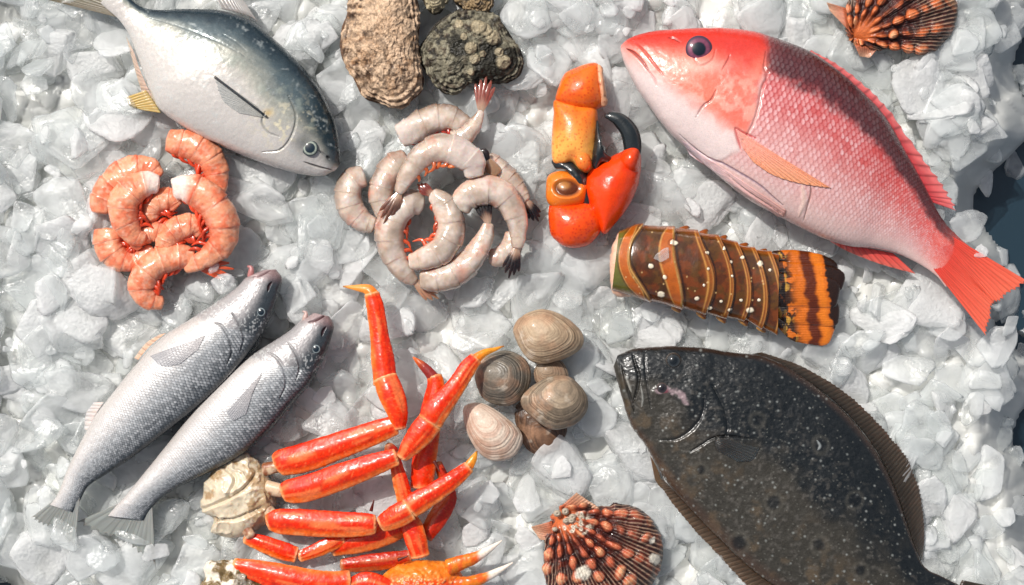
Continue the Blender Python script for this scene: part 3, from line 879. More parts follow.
# gill plate and face
gp = np.exp(-((px - 279) / 15.) ** 2 - ((py - 122) / 13.) ** 2)
col = mixc(col, rgb(158, 158, 148), gp * .7)
col = mixc(col, rgb(232, 222, 190), sm(.54, .7, fbm(px / 4, py / 4, 47, 3)) * np.exp(-((px - 284) / 26.) ** 2 - ((py - 124) / 22.) ** 2) * .8)
col = mixc(col, rgb(84, 92, 92), np.exp(-((px - 303) / 12.) ** 2 - ((py - 142) / 13.) ** 2) * .75)
col = mixc(col, rgb(70, 76, 80), np.exp(-((px - 331) / 9.) ** 2 - ((py - 158) / 7.) ** 2) * .9)
col = mixc(col, rgb(208, 182, 130), np.exp(-((px - 268) / 5.) ** 2 - ((py - 113) / 4.) ** 2) * .9)
hh = .5 * (n1 - .5) + .3 * (n3 - .5)
for args in [([(304, 162), (312, 165), (322, 168), (332, 170)], 1.7, 1.8, rgb(60, 56, 60), .85),
    ([(318, 150), (326, 156), (331, 162)], 2.2, 1.2, rgb(120, 120, 120), .6),
    ([(327, 156), (330, 159)], 2.2, 1.4, rgb(30, 30, 30), .8),
    ([(288, 95), (296, 115), (292, 135), (280, 150), (262, 152)], 1.8, 1.4, rgb(140, 140, 130), .5),
    ([(265, 112), (262, 122), (268, 132), (280, 137)], 1.6, 1.2, rgb(120, 124, 120), .6),
    ([(250, 60), (225, 45), (190, 30), (150, 18)], 1.1, .5, rgb(70, 90, 100), .5),
    ([(205, 139), (217, 144), (228, 148)], 1.3, 1.0, rgb(140, 100, 60), .7),
    ([(247, 52), (236, 42), (222, 34)], 1.2, .5, rgb(60, 80, 90), .4)]:
    col, hh = stroke(L, col, hh, *args)
L["G"] = displace(L["G"], hh)
finish("body", L["G"], col, M_SILVER, t)
eye(t, 310, 148, 8.2, zat(L, 310, 148)[0] - .2, rgb(150, 158, 146), pupil=(0.004, .015, .025), pr=.70, ring=rgb(40, 50, 54), hgt=.25)
fin("pectoral_fin", [(267, 118), (262, 113), (257, 106)], [(238, 113), (222, 100), (212, 74)], M_FINT, t, 20, 20, rgb(176, 176, 170), rgb(186, 188, 186), rays=14, over=L, lift=.9, nu=60, na=40, raydark=.3, jag=.05)
fin("pectoral_edge", [(266.5, 118), (267.5, 116)], [(214, 78), (215, 75.5)], M_FIN, t, 20, 20, rgb(40, 46, 50), rgb(60, 66, 70), rays=1, over=L, lift=2.0, nu=10, na=50, raydark=0)
fin("dorsal_fin", [(258, 22), (250, 17), (238, 13), (222, 9)], [(238, -8), (232, -10), (226, -8), (214, -4)], M_FIN, t, 16, 12, rgb(136, 132, 130), rgb(168, 164, 160), rays=12, thick=1.6, edge=None, raydark=.5)
fin("anal_fin", [(134, 52), (141, 72), (150, 92), (160, 108)], [(126, 36), (134, 66), (142, 92), (152, 108)], M_FIN, t, 12, 9, rgb(205, 176, 160), rgb(190, 165, 145), rays=16, thick=1.5)
fin("belly_fin", [(146, 90), (153, 100), (161, 113)], [(126, 97), (130, 106), (141, 110)], M_FIN, t, 13, 10, rgb(196, 168, 110), rgb(190, 158, 70), rays=8, thick=2, edge=rgb(90, 80, 20))
fin("tail_fin", [(128, 20), (122, 14), (112, 4), (104, -6)], [(36, -3), (62, -2), (80, -24), (84, -60)], M_FIN, t, 13, 4, rgb(118, 108, 88), rgb(96, 88, 66), rays=16, thick=2.4, nu=90, na=30, raydark=.5)

# ---------------------------------------------------------------- the two slim silver fish
M_TROUT = mat_col("scaly_silver_skin", gain=.84, rough=0.3, sss=0.03, coat=0.3, coat_rough=0.15, bump=0.15, bump_scale=1300, var=0.16, metal=0.15, rvar=0.1)
def slim_fish(pairs, label, eyep, mouth, gillp, pecroot, pectip, tail, seed, z0):
    t = thing("silver_fish", label, "fish", *pairs[5][0], group="slim silver fish lying side by side")
    L = loft(pairs, z0, lambda u: np.interp(u, [0, .05, .2, .6, .85, .94, 1], [.75, .7, .62, .62, .55, .4, .12]), nu=440, nvt=150, nvb=20, prof=0.8)
    px, py, s, u = L["px"], L["py"], L["s"], L["u"]
    h, e, rv = scale_pattern(L, 25, 1.1)
    n1 = fbm(px / 8, py / 8, seed, 4); n2 = fbm(px / 30, py / 30, seed + 1, 3); n3 = fbm(px / 1.6, py / 1.6, seed + 2, 2)
    hx = sm(.235, .215, u + .03 * (s - .5))
    col = np.zeros(L["G"].shape) + rgb(206, 200, 196)
    col = mixc(col, rgb(124, 130, 134), sm(.25, .62, s + .14 * (n2 - .5)) * .85)
    col = mixc(col, rgb(26, 42, 52), sm(.50, .84, s + .10 * (n1 - .5)) * .95)
    sc = (1 - hx) * sm(.03, .2, s)
    col = mixc(col, col * np.array([.36, .42, .48]), e * sc * .8 * sm(.12, .45, s))
    col = mixc(col, rgb(236, 238, 240), sm(.3, .8, h) * (1 - e) * sc * .6 * (.3 + rv) * sm(1.0, .8, s))
    # face
    face = np.zeros(L["G"].shape) + rgb(176, 172, 172)
    face = mixc(face, rgb(40, 54, 62), sm(.44, .76, s + .12 * (n1 - .5)) * .92)
    face = mixc(face, rgb(220, 222, 220), sm(.58, .70, n3) * sm(.13, .17, u) * .6)
    face = mixc(face, rgb(176, 140, 138), sm(.06, .01, u) * .6)
    col = mixc(col, face, hx)
    hh = .55 * h * sc + .4 * (n1 - .5) + .35 * n3 * hx
    for p in gillp:
        col, hh = stroke(L, col, hh, p, 2.6, 1.6, rgb(90, 92, 96), .35)
    for p in mouth:
        col, hh = stroke(L, col, hh, p, 2.0, 2.6, rgb(90, 40, 46), .85)
    L["G"] = displace(L["G"], hh)
    finish("body", L["G"], col, M_TROUT, t)
    eye(t, *eyep, 5.0, zat(L, *eyep)[0] - .1, rgb(130, 140, 142), pupil=(.004, .012, .02), pr=.72, ring=rgb(30, 38, 46), hgt=.4)
    fin("pectoral_fin", pecroot, pectip, M_FINT, t, 20, 20, rgb(196, 190, 190), rgb(178, 178, 182), rays=10, over=L, lift=.9, nu=50, na=40, raydark=.25)
    fin("tail_fin", tail[0], tail[1], M_FIN, t, z0 + 3, z0 - 7, rgb(150, 150, 146), rgb(140, 146, 142), rays=17, thick=2.0, nu=90, na=30, raydark=.28, jag=.16)
    return t, L
tA, LA = slim_fish(TROUT_A, "longer upper silver fish of the two, pink tongue showing at its mouth", (261, 312), [[(252, 277), (260, 275), (271, 270)], [(268, 291), (269, 286), (272, 282)]],
    [[(215, 323), (222, 326), (229, 338), (232, 352), (226, 366)], [(232, 313), (240, 325), (244, 338), (240, 352)]],
    [(205, 335), (202, 341), (198, 349)], [(150, 356), (162, 366), (180, 364)], [[(80, 495), (73, 495), (66, 491)], [(74, 556), (58, 534), (52, 530), (28, 520)]], 60, 17)
tongue, _ = tube("tongue", [(249, 279, 2.4), (251, 273, 3.2), (251, 268, 2.4), (247, 266, 1)], 20, M_FIN, tA, rgb(176, 116, 114), nu=24, nv=16)
fin("belly_fin", [(166, 333), (150, 346), (138, 360)], [(160, 334), (146, 343), (134, 358)], M_FIN, tA, 15, 12, rgb(208, 160, 130), rgb(214, 180, 160), rays=6)
fin("anal_fin", [(104, 402), (96, 414), (88, 430)], [(94, 402), (86, 414), (84, 430)], M_FIN, tA, 15, 10, rgb(214, 196, 190), rgb(200, 190, 188), rays=7)
tB, LB = slim_fish(TROUT_B, "shorter lower silver fish of the two, beside the crab's white body meat", (316, 349), [[(308, 322), (316, 320), (326, 315)], [(322, 336), (323, 331), (326, 327)]],
    [[(268, 352), (277, 358), (284, 370), (286, 385), (280, 398)], [(288, 342), (296, 354), (300, 368), (296, 380)]],
    [(262, 372), (259, 380), (254, 388)], [(226, 412), (233, 420), (246, 414)], [[(152, 502), (142, 502), (131, 498)], [(156, 572), (124, 545), (118, 542), (72, 524)]], 70, 14)
tube("lip", [(304, 323, 2.2), (305, 318, 2.6), (306, 313, 1.8), (302, 311, .8)], 18, M_FIN, tB, rgb(190, 160, 152), nu=24, nv=16)
fin("belly_fin", [(222, 382), (206, 396), (197, 406)], [(216, 380), (200, 392), (192, 404)], M_FIN, tB, 13, 10, rgb(216, 200, 196), rgb(214, 196, 190), rays=6)

# ---------------------------------------------------------------- flounder
M_FLND = mat_col("flounder_skin", gain=.74, rough=0.34, coat=0.5, coat_rough=0.2, bump=0.25, bump_scale=700, var=0.14, rvar=0.12)
t = thing("flounder", "large flat dark flounder with brown fringe fins at the bottom right", "fish", 780, 470)
L = loft(FLOUNDER, 6, lambda u: np.interp(u, [0, .05, .15, .4, .8, 1], [.55, .36, .27, .20, .19, .25]), nu=440, nvt=330, nvb=24, prof=0.75)
px, py, s, u = L["px"], L["py"], L["s"], L["u"]
n0 = fbm(px / 60, py / 60, 80, 3); n1 = fbm(px / 14, py / 14, 81, 4); n2 = fbm(px / 4, py / 4, 82, 4); n3 = fbm(px / 1.7, py / 1.7, 83, 2)
col = np.zeros(L["G"].shape) + rgb(58, 55, 48)
col = mixc(col, rgb(20, 26, 29), sm(.36, .58, n0 * .5 + n1 * .2 + .40 * sm(.2, .8, s) - .04) * .95)
col = mixc(col, rgb(104, 88, 68), sm(.5, .75, n1) * sm(.55, .15, s) * .6)
col = mixc(col, rgb(96, 92, 86), sm(.55, .8, n2) * .55 * sm(1, .5, s))
col = mixc(col, rgb(84, 58, 42), sm(.09, .0, s) * .6 + sm(.95, 1, s) * .5)
f1, f2, rid = worley(px / 11, py / 11, 86)
col = mixc(col, rgb(176, 180, 176), sm(.12, .02, f1 / (0.5 + rid)) * (rid > .66) * (.2 + .6 * n1))
f1, f2, rid = worley(px / 5, py / 5, 88)
col = mixc(col, rgb(150, 150, 140), sm(.2, .04, f1) * (rid > .7) * .38 * sm(.1, .3, u))
for (ox, oy, r) in [(774, 502, 8), (739, 543, 9), (820, 445, 7), (820, 545, 8), (757, 420, 7), (700, 470, 6), (855, 500, 7), (860, 570, 7)]:
    d = np.hypot(px - ox, py - oy) + 5 * (n1 - .5)
    col = mixc(col, rgb(16, 20, 22), sm(r, r * .4, d) * .75)
    col = mixc(col, rgb(110, 106, 96), sm(3.5, 0, np.abs(d - r - 1)) * .22)
hh = 1.1 * (n1 - .5) + .6 * (n2 - .5) + .5 * (n3 - .5) + 1.8 * sm(.24, .20, u + .05 * np.abs(s - .5))
for args in [([(633, 355), (636, 366), (639, 376), (637, 390), (633, 404)], 2.4, 2.6, rgb(16, 16, 16), .8),
    ([(645, 352), (646, 375), (649, 395), (651, 408)], 1.8, 1.2, rgb(24, 24, 24), .6),
    ([(622, 366), (627, 385), (632, 402), (635, 412)], 2.2, 1.8, rgb(24, 24, 24), .7),
    ([(625, 375), (629, 384), (632, 392)], 2.4, -.8, rgb(190, 188, 180), .6),
    ([(641, 385), (643, 398), (642, 407)], 1.6, -.8, rgb(170, 170, 164), .6),
    ([(704, 395), (703, 412), (692, 429), (676, 439), (660, 440)], 3.4, 1.5, rgb(16, 20, 22), .7),
    ([(712, 385), (720, 400), (726, 415), (727, 432), (720, 440)], 4.0, 1.8, rgb(12, 18, 20), .85),
    ([(690, 452), (700, 446), (713, 438), (730, 436), (752, 439)], 2.2, 2.0, rgb(12, 14, 16), .9),
    ([(719, 441), (724, 446), (730, 448)], 6, -2.0, rgb(96, 90, 82), .6),
    ([(768, 460), (790, 470), (830, 500), (870, 540), (905, 580)], 1.6, .8, rgb(40, 42, 42), .4),
    ([(817, 440), (820, 446), (818, 450)], 2, -.4, rgb(170, 176, 176), .8)]:
    col, hh = stroke(L, col, hh, *args)
# second, torn eye socket: pink and white
d = np.hypot((px - 672) * 1.0 - .9 * (py - 391), (py - 391) * 1.5 - .0 * (px - 672)) / 1.0
dw, _ = dist_poly(px, py, catmull([(658, 391), (668, 390), (678, 394), (687, 402)], 20))
col = mixc(col, rgb(150, 130, 134), sm(4.5, .5, dw + 9 * (n2 - .5)) * L["top"])
col = mixc(col, rgb(120, 44, 60), sm(5.5, 2, np.hypot(px - 665, (py - 391) * 1.6) + 3 * (n2 - .5)) * L["top"] * .8)
hh = hh + .8 * sm(7, 3, dw) * L["top"]
L["G"] = displace(L["G"], hh)
finish("body", L["G"], col, M_FLND, t)
eye(t, 673.5, 360.5, 8.2, zat(L, 673.5, 361)[0] - 1.0, rgb(40, 44, 46), pupil=(.006, .009, .011), pr=.6, ring=rgb(70, 62, 56), hgt=.75)
eye(t, 662, 388, 5.6, zat(L, 662, 388)[0] - 1.2, rgb(44, 38, 38), pupil=(.01, .008, .01), pr=.5, ring=rgb(80, 66, 62), hgt=.6)
fin("fringe_fin", [(752, 354), (790, 370), (828, 396), (855, 422), (877, 452), (893, 484), (905, 517), (914, 545), (921, 560)],
    [(762, 352), (803, 366), (842, 389), (870, 413), (893, 437), (911, 462), (922, 495), (925, 530), (923, 560)], M_FIN, t, 5, 1.5, rgb(38, 33, 28), rgb(70, 60, 50),
    rays=66, nu=420, na=14, thick=1.5, jag=.14, raydark=.4, seed=7)
fin("fringe_fin", [(664, 480), (675, 492), (700, 519), (728, 547), (755, 572), (785, 592), (815, 608), (848, 616), (880, 614)],
    [(658, 478), (665, 494), (688, 524), (713, 551), (738, 578), (765, 604), (805, 632), (848, 640), (884, 618)], M_FIN, t, 5, 1.5, rgb(60, 46, 34), rgb(92, 76, 60),
    rays=60, nu=400, na=14, thick=1.5, jag=.14, raydark=.5, seed=9)
fin("pectoral_fin", [(716, 436), (714, 442), (716, 450)], [(760, 448), (752, 460), (738, 462)], M_FIN, t, 20, 20, rgb(44, 42, 40), rgb(60, 62, 62), rays=9, over=L, lift=.6, raydark=.4)
fin("tail_fin", [(962, 580), (952, 600), (942, 622)], [(1010, 590), (1000, 625), (975, 655)], M_FIN, t, 5, 0, rgb(50, 46, 40), rgb(66, 56, 46), rays=14, thick=2)
fin("pelvic_fin", [(650, 455), (655, 464), (659, 473)], [(655, 480), (660, 487), (664, 489)], M_FIN, t, 4, 1, rgb(100, 76, 52), rgb(90, 76, 60), rays=5)
# ---------------------------------------------------------------- oysters
M_OYS = mat_col("oyster_shell", gain=.82, rough=0.55, bump=0.9, bump_scale=520, var=0.3, rvar=0.2, spec=.5)
def oyster(outline, cx, cy, label, light, dark, zc, up, seed, knobs=(), amp=5.0, darkpatch=None, parts=True):
    t = thing("oyster", label, "oyster", cx, cy, group="rough oysters at the top")
    def disp(L):
        px, py = L["px"], L["py"]
        d = amp * (fbm(px / 17, py / 17, seed, 4) - .5) * 2 + amp * .45 * (fbm(px / 4, py / 4, seed + 1, 4) - .5) * 2
        # leafy growth layers: terraces of a slow noise, broken by ridges
        t_ = fbm(px / 26, py / 26, seed + 2, 3) * 7 + L["r"] * 4
        d = d + 1.0 * (t_ - np.floor(t_)) ** 3 + .7 * (1 - np.abs(fbm(px / 9, py / 9, seed + 13, 3) - .5) * 8).clip(0, 1) + 1.6 * (fbm(px / 2.6, py / 2.6, seed + 17, 3) - .5) - .8
        rim = np.abs(L["hz"]) < .45
        d = d + 2.2 * (vnoise(L["a"] * 46, 0 * px, seed + 21) - .5) * sm(.75, 1, L["r"])
        lam = np.sin(L["hz"] * 42 + 7 * fbm(px / 12, py / 12, seed + 3, 2)) * 1.5 * sm(.6, .25, L["hz"])
        d = d + lam
        for (kx, ky, kr, kh) in knobs:
            q = np.hypot(px - kx, py - ky) / kr
            d = d + kh * np.clip(1 - q ** 2, 0, 1) ** .6 * (L["hz"] > 0)
        return d * sm(1.02, .96, L["r"] * (L["hz"] < 0))
    def paint(L):
        px, py = L["px"], L["py"]
        a = fbm(px / 13, py / 13, seed + 5, 4); b = fbm(px / 3.5, py / 3.5, seed + 6, 4)
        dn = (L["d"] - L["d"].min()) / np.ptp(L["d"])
        c = np.zeros(L["G"].shape) + dark
        c = mixc(c, light, sm(.36, .56, a * .42 + b * .33 + dn * .3))
        c = mixc(c, rgb(176, 128, 84), sm(.5, .62, fbm(px / 10, py / 10, seed + 30, 4)) * .5 * (light[0] > .5))
        c = mixc(c, rgb(72, 50, 34), sm(.57, .64, fbm(px / 5, py / 5, seed + 31, 4)) * .65)
        c = mixc(c, light * 1.25, sm(.52, .7, b) * .7)
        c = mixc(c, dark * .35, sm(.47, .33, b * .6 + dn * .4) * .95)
        c = mixc(c, light * 1.1, sm(.5, .66, fbm(px / 22, py / 22, seed + 15, 3)) * .45)
        f1, f2, r = worley(px / 5, py / 5, seed + 8)
        c = mixc(c, dark * .45, sm(.12, .0, f2 - f1) * .5 * (r > .4))
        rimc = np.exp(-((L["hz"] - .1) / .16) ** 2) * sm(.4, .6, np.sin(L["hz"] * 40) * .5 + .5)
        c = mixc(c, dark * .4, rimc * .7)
        if darkpatch is not None:
            for (dx, dy, dr) in darkpatch:
                q = np.hypot(px - dx, py - dy) + 14 * (a - .5)
                c = mixc(c, rgb(34, 32, 24), sm(dr * 1.2, dr * .7, q) * .95)
        for (kx, ky, kr, kh) in knobs:
            q = np.hypot(px - kx, py - ky) / kr
            c = mixc(c, rgb(168, 154, 126) * (.7 + .6 * b)[..., None], sm(1, .7, q) * .85)
        return c
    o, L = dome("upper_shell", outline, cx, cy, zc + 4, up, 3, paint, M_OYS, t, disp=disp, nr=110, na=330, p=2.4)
    if parts:
        low = grow(outline, 1.5)
        dome("lower_shell", low, cx, cy, zc - 1, 4, 9, lambda L: np.zeros(L["G"].shape) + dark * (.5 + .9 * fbm(L["px"] / 5, L["py"] / 5, seed + 11, 3))[..., None],
             M_OYS, t, disp=lambda L: 2.4 * (fbm(L["px"] / 9, L["py"] / 9 + L["hz"] * 3, seed + 12, 4) - .5) * 2, nr=20, na=200)
    return t
oyster(OYSTER_A, 382, 42, "biggest oyster, tan and crusty, in the top row", rgb(206, 176, 146), rgb(112, 80, 56), 8, 27, 100, amp=2.6)
oyster(OYSTER_B, 470, 48, "dark grey-brown oyster with pale knobs, just above the raw shrimp tail", rgb(132, 126, 106), rgb(58, 52, 40), 8, 22, 120,
       knobs=[(478, 27, 8, 4), (485, 30, 7, 5), (493, 38, 8, 5), (471, 48, 7, 4), (475, 59, 6, 3.4), (503, 62, 8, 4.5), (499, 52, 5, 3), (459, 24, 5, 2.5), (464, 37, 4, 2), (483, 54, 4, 3), (471, 72, 4, 3)],
       darkpatch=[(489, 70, 17), (461, 44, 12), (488, 50, 11), (511, 56, 9)], amp=3.2)
oyster(OYSTER_C, 473, -4, "small piece of oyster cut off by the top edge, behind the dark oyster", rgb(150, 126, 92), rgb(60, 48, 34), 6, 13, 140, amp=2.4)
oyster(OYSTER_D, 434, -4, "narrow grey oyster tip poking in at the top edge between two larger oysters", rgb(168, 156, 126), rgb(70, 60, 44), 6, 12, 150, amp=2.0)

# ---------------------------------------------------------------- clams
M_CLAM = mat_col("clam_shell", gain=.8, rough=0.42, bump=0.35, bump_scale=500, var=0.12, rvar=0.12, coat=.15)
def clam(outline, cx, cy, umbo, label, c1, c2, zc, up, seed, dirn=1):
    t = thing("clam", label, "clam", cx, cy, group="hard shell clams in a pile")
    um = np.array(umbo, float)
    def rings(L):
        # growth rings: distance from the umbo measured against the rim in the same direction
        o = catmull(np.vstack([outline, outline[:1]]), 240)
        dx = L["px"] - um[0]; dy = L["py"] - um[1]
        ang = np.arctan2(dy, dx)
        oa = np.arctan2(o[:, 1] - um[1], o[:, 0] - um[0]); orr = np.hypot(o[:, 1] - um[1], o[:, 0] - um[0])
        k = np.argsort(oa)
        R = np.interp(ang, oa[k], orr[k], period=2 * np.pi)
        return np.clip(np.hypot(dx, dy) / np.maximum(R, 3), 0, 1.1), ang
    def disp(L):
        q, ang = rings(L)
        ph = q * 21 + 1.5 * fbm(L["px"] / 12, L["py"] / 12, seed, 2)
        w = np.sin(ph * 2 * np.pi / 1.6)
        return .09 * w * sm(.2, .6, q) * (.4 + fbm(L["px"] / 8, L["py"] / 8, seed + 7, 2)) + .12 * np.sin(ph * 5.1) * sm(.3, .9, q) + .9 * (fbm(L["px"] / 11, L["py"] / 11, seed + 2, 3) - .5) + \
            1.8 * np.exp(-(np.hypot(L["px"] - um[0], L["py"] - um[1]) / 7.0) ** 2) * (L["hz"] > 0)
    def paint(L):
        q, ang = rings(L)
        n = fbm(L["px"] / 9, L["py"] / 9, seed + 3, 4)
        band = vnoise(q * 17 + n * .8, 0 * q, seed + 4); fine = vnoise(q * 52 + n * 2, 0 * q + 3, seed + 5)
        c = np.zeros(L["G"].shape) + c1
        c = mixc(c, c2, sm(.35, .75, band) * .55)
        c = mixc(c, c2 * .55, sm(.66, .92, fine) * .45)
        c = mixc(c, rgb(196, 150, 118), sm(.5, .75, fbm(L['px'] / 16, L['py'] / 16, seed + 8, 3)) * .5)
        c = mixc(c, rgb(236, 222, 204), sm(.62, .85, n) * .45)
        c = mixc(c, c2 * .6, sm(.55, .3, n) * .3)
        c = mixc(c, c1 * .95, sm(.45, .15, q) * .6)
        c = mixc(c, c2 * .35, sm(.6, .95, fine) * sm(.3, .8, q) * .5)
        return c
    dome("upper_valve", outline, cx, cy, zc, up, 2, paint, M_CLAM, t, disp=disp, nr=90, na=260, p=2.1)
    low = grow(outline, -.6)
    dome("lower_valve", low, cx, cy, zc - 1.2, 1, up * .7, lambda L: np.zeros(L["G"].shape) + c1 * .7, M_CLAM, t, nr=12, na=120, p=2.1)
    return t
CL = [(548, 336, (533, 324), "topmost clam, tan with a small ring mark near its hinge", rgb(204, 180, 150), rgb(150, 124, 98), 24, 22),
      (503, 378, (487, 372), "grey-brown ringed clam touched by the yellow tip of a crab leg", rgb(138, 128, 114), rgb(66, 64, 60), 15, 19),
      (556, 403, (566, 384), "plump grey-tan clam in the middle of the pile", rgb(176, 156, 132), rgb(88, 78, 66), 26, 23),
      (492, 432, (478, 412), "palest clam, cream and pink banded, lowest on the left of the pile", rgb(232, 212, 192), rgb(206, 160, 138), 15, 18),
      (541, 430, (550, 446), "dark clam half hidden under the plump clam, at the bottom of the pile", rgb(120, 88, 66), rgb(60, 44, 36), 0, 9),
      (551, 373, (545, 368), "small rounded clam wedged between the topmost and the plump clam", rgb(170, 146, 122), rgb(110, 92, 76), 10, 13)]
for i, c in enumerate(CL):
    clam(CLAMS[i], c[0], c[1], c[2], c[3], c[4], c[5], c[6], c[7], 160 + i * 10)

# ---------------------------------------------------------------- scallops
M_SCAL = mat_col("scallop_shell", gain=.8, rough=0.45, bump=0.45, bump_scale=700, var=0.22, rvar=0.12, coat=.2)
def scallop(outline, umbo, cx, cy, label, ears, zc, up, seed, nribs, axis, base, crust=False):
    t = thing("scallop", label, "scallop shell", cx, cy)
    um = np.array(umbo, float)
    o = catmull(np.vstack([outline, outline[:1]]), 300)
    oa = np.arctan2(-(o[:, 1] - um[1]), o[:, 0] - um[0]); orr = np.hypot(o[:, 1] - um[1], o[:, 0] - um[0])
    ax = math.radians(axis)
    def polar(L):
        dx = L["px"] - um[0]; dy = -(L["py"] - um[1])
        a = np.arctan2(dy, dx); rel = (a - ax + np.pi) % (2 * np.pi) - np.pi
        orel = (oa - ax + np.pi) % (2 * np.pi) - np.pi; k = np.argsort(orel)
        R = np.interp(rel, orel[k], orr[k])
        return np.hypot(dx, dy) / np.maximum(R, 4), rel, np.hypot(dx, dy)
    def nod(q, rel, d, L_px, L_py):
        rel = rel + .10 * (fbm(L_px / 18, L_py / 18, seed + 3, 2) - .5)
        rb = rel / math.radians(104) * nribs                 # rib coordinate
        ri = np.round(rb); fr = rb - ri
        dd_ = d / 14 + _hash(ri, ri * 0, seed) * .9 + .5 * (fbm(L_px / 14, L_py / 14, seed + 2, 2) - .5); k = np.floor(dd_); fk = dd_ - k - .5
        big = _hash(ri, k, seed + 1)
        nd = np.clip(1 - (fr / (.36 + .16 * big)) ** 2 - (fk / .5) ** 2, 0, 1) ** .8 * (.2 + .8 * big)
        return rb, fr, nd, big
    def disp(L):
        q, rel, d = polar(L)
        rb, fr, nd, big = nod(q, rel, d, L['px'], L['py'])
        on = sm(.12, .3, q) * sm(1.05, .9, q) * (L["hz"] > 0)
        rib = (np.cos(fr * 2 * np.pi) * .5 + .5)
        fine = np.cos(rel * 150) * .28
        return on * (2.8 * rib + 4.6 * nd * sm(.95, .8, q) + fine * 1.3) + 2.4 * (fbm(L["px"] / 5, L["py"] / 5, seed + 4, 3) - .5) * sm(.1, .3, q) - 1.0
    def paint(L):
        q, rel, d = polar(L)
        rb, fr, nd, big = nod(q, rel, d, L['px'], L['py'])
        n = fbm(L["px"] / 6, L["py"] / 6, seed + 6, 4)
        c = np.zeros(L["G"].shape) + rgb(84, 30, 20)
        rib = sm(.28, .06, np.abs(fr))
        c = mixc(c, base, sm(.25, .9, nd + .4 * rib + .4 * (n - .5)) * .95)
        c = mixc(c, rgb(24, 12, 12), sm(.5, .2, nd) * sm(.2, .42, q) * sm(.4, .55, n) * .8)  # near-black between the knobs, shade painted into the colour
        c = mixc(c, rgb(238, 176, 128), sm(.45, .95, nd) * (.3 + .7 * big) * sm(.35, .6, n + .1))
        c = mixc(c, rgb(60, 24, 20), sm(.36, .5, np.abs(fr)) * .85)  # shade in the valleys between ribs painted in as dark brown
        line = sm(.1, .9, np.cos(rel * 150))
        c = mixc(c, rgb(226, 190, 160), line * .45 * sm(.5, .8, q))
        c = mixc(c, rgb(50, 26, 24), sm(.8, .93, q) * (1 - line) * .75)
        c = mixc(c, rgb(232, 120, 60), sm(.32, .1, q) * .7)
        if crust:
            k = np.exp(-((L["px"] - 578) / 17.) ** 2 - ((L["py"] - 524) / 13.) ** 2)
            f1, f2, r = worley(L["px"] / 5.5, L["py"] / 5.5, 8)
            c = mixc(c, rgb(222, 214, 196), sm(.35, .55, k + .2 * (n - .5)) * sm(.5, .2, f1) * .95)
            c = mixc(c, rgb(80, 70, 64), sm(.35, .55, k) * sm(.2, .05, f1) * .8)
            for wx, wy, wr in ((584, 573, 9), (655, 559, 7), (652, 541, 4)):
                c = mixc(c, rgb(228, 220, 204), sm(wr, wr * .6, np.hypot(L["px"] - wx, L["py"] - wy) + 6 * (n - .5)))
        return c
    dome("shell", outline, cx, cy, zc, up, 3, paint, M_SCAL, t, disp=disp, nr=150, na=460, p=2.3, smooth_top=False)
    for (a, b, c_, d_) in ears:                               # ruffled ears either side of the hinge
        fin("ear", [a, b], [d_, c_], M_SCAL, t, zc + 9, zc + 7, rgb(190, 96, 60), rgb(206, 160, 130), rays=9, nu=60, na=36, thick=3.4, raydark=.6, curl=1.0, jag=.05)
    return t
s1 = scallop(SCALLOP_B, (557, 512), 604, 556, "large scallop shell with rows of orange-brown knobs at the bottom edge", [((561, 506), (584, 516), (600, 508), (577, 492)), ((552, 521), (556, 540), (540, 540), (530, 527))],
             3, 27, 200, 7.5, -44, rgb(204, 100, 66), crust=True)
s2 = scallop(SCALLOP_T, (855, 38), 905, 8, "orange scallop shell cut off by the top edge, above the red snapper's back", [((850, 32), (846, 8), (826, 2), (829, 10)), ((854, 44), (878, 48), (870, 58), (860, 57))],
             3, 22, 220, 6.5, 38, rgb(220, 112, 58))
# small crusty growths standing on the big shell
rngs = np.random.default_rng(3)
for k in range(9):
    x = 569 + rngs.uniform(-1, 1) * 14; y = 521 + rngs.uniform(-1, 1) * 11 + (x - 569) * .15
    an = np.linspace(0, 2 * np.pi, 14, endpoint=False); r = rngs.uniform(2.6, 4.4)
    out = np.stack([x + r * np.cos(an), y + r * np.sin(an) * rngs.uniform(.7, 1)], 1)
    d0 = .5
    dome("barnacle", out, x, y, 20 + 3 * rngs.uniform(), 5.5, 6,
         lambda L: mixc(np.zeros(L["G"].shape) + rgb(190, 176, 156), rgb(90, 70, 62), sm(.55, .35, L["r"]) * (L["hz"] > 0)), M_SCAL, s1,
         disp=lambda L: -3.2 * sm(.6, .3, L["r"]) * (L["hz"] > 0), nr=16, na=28, p=2.4)
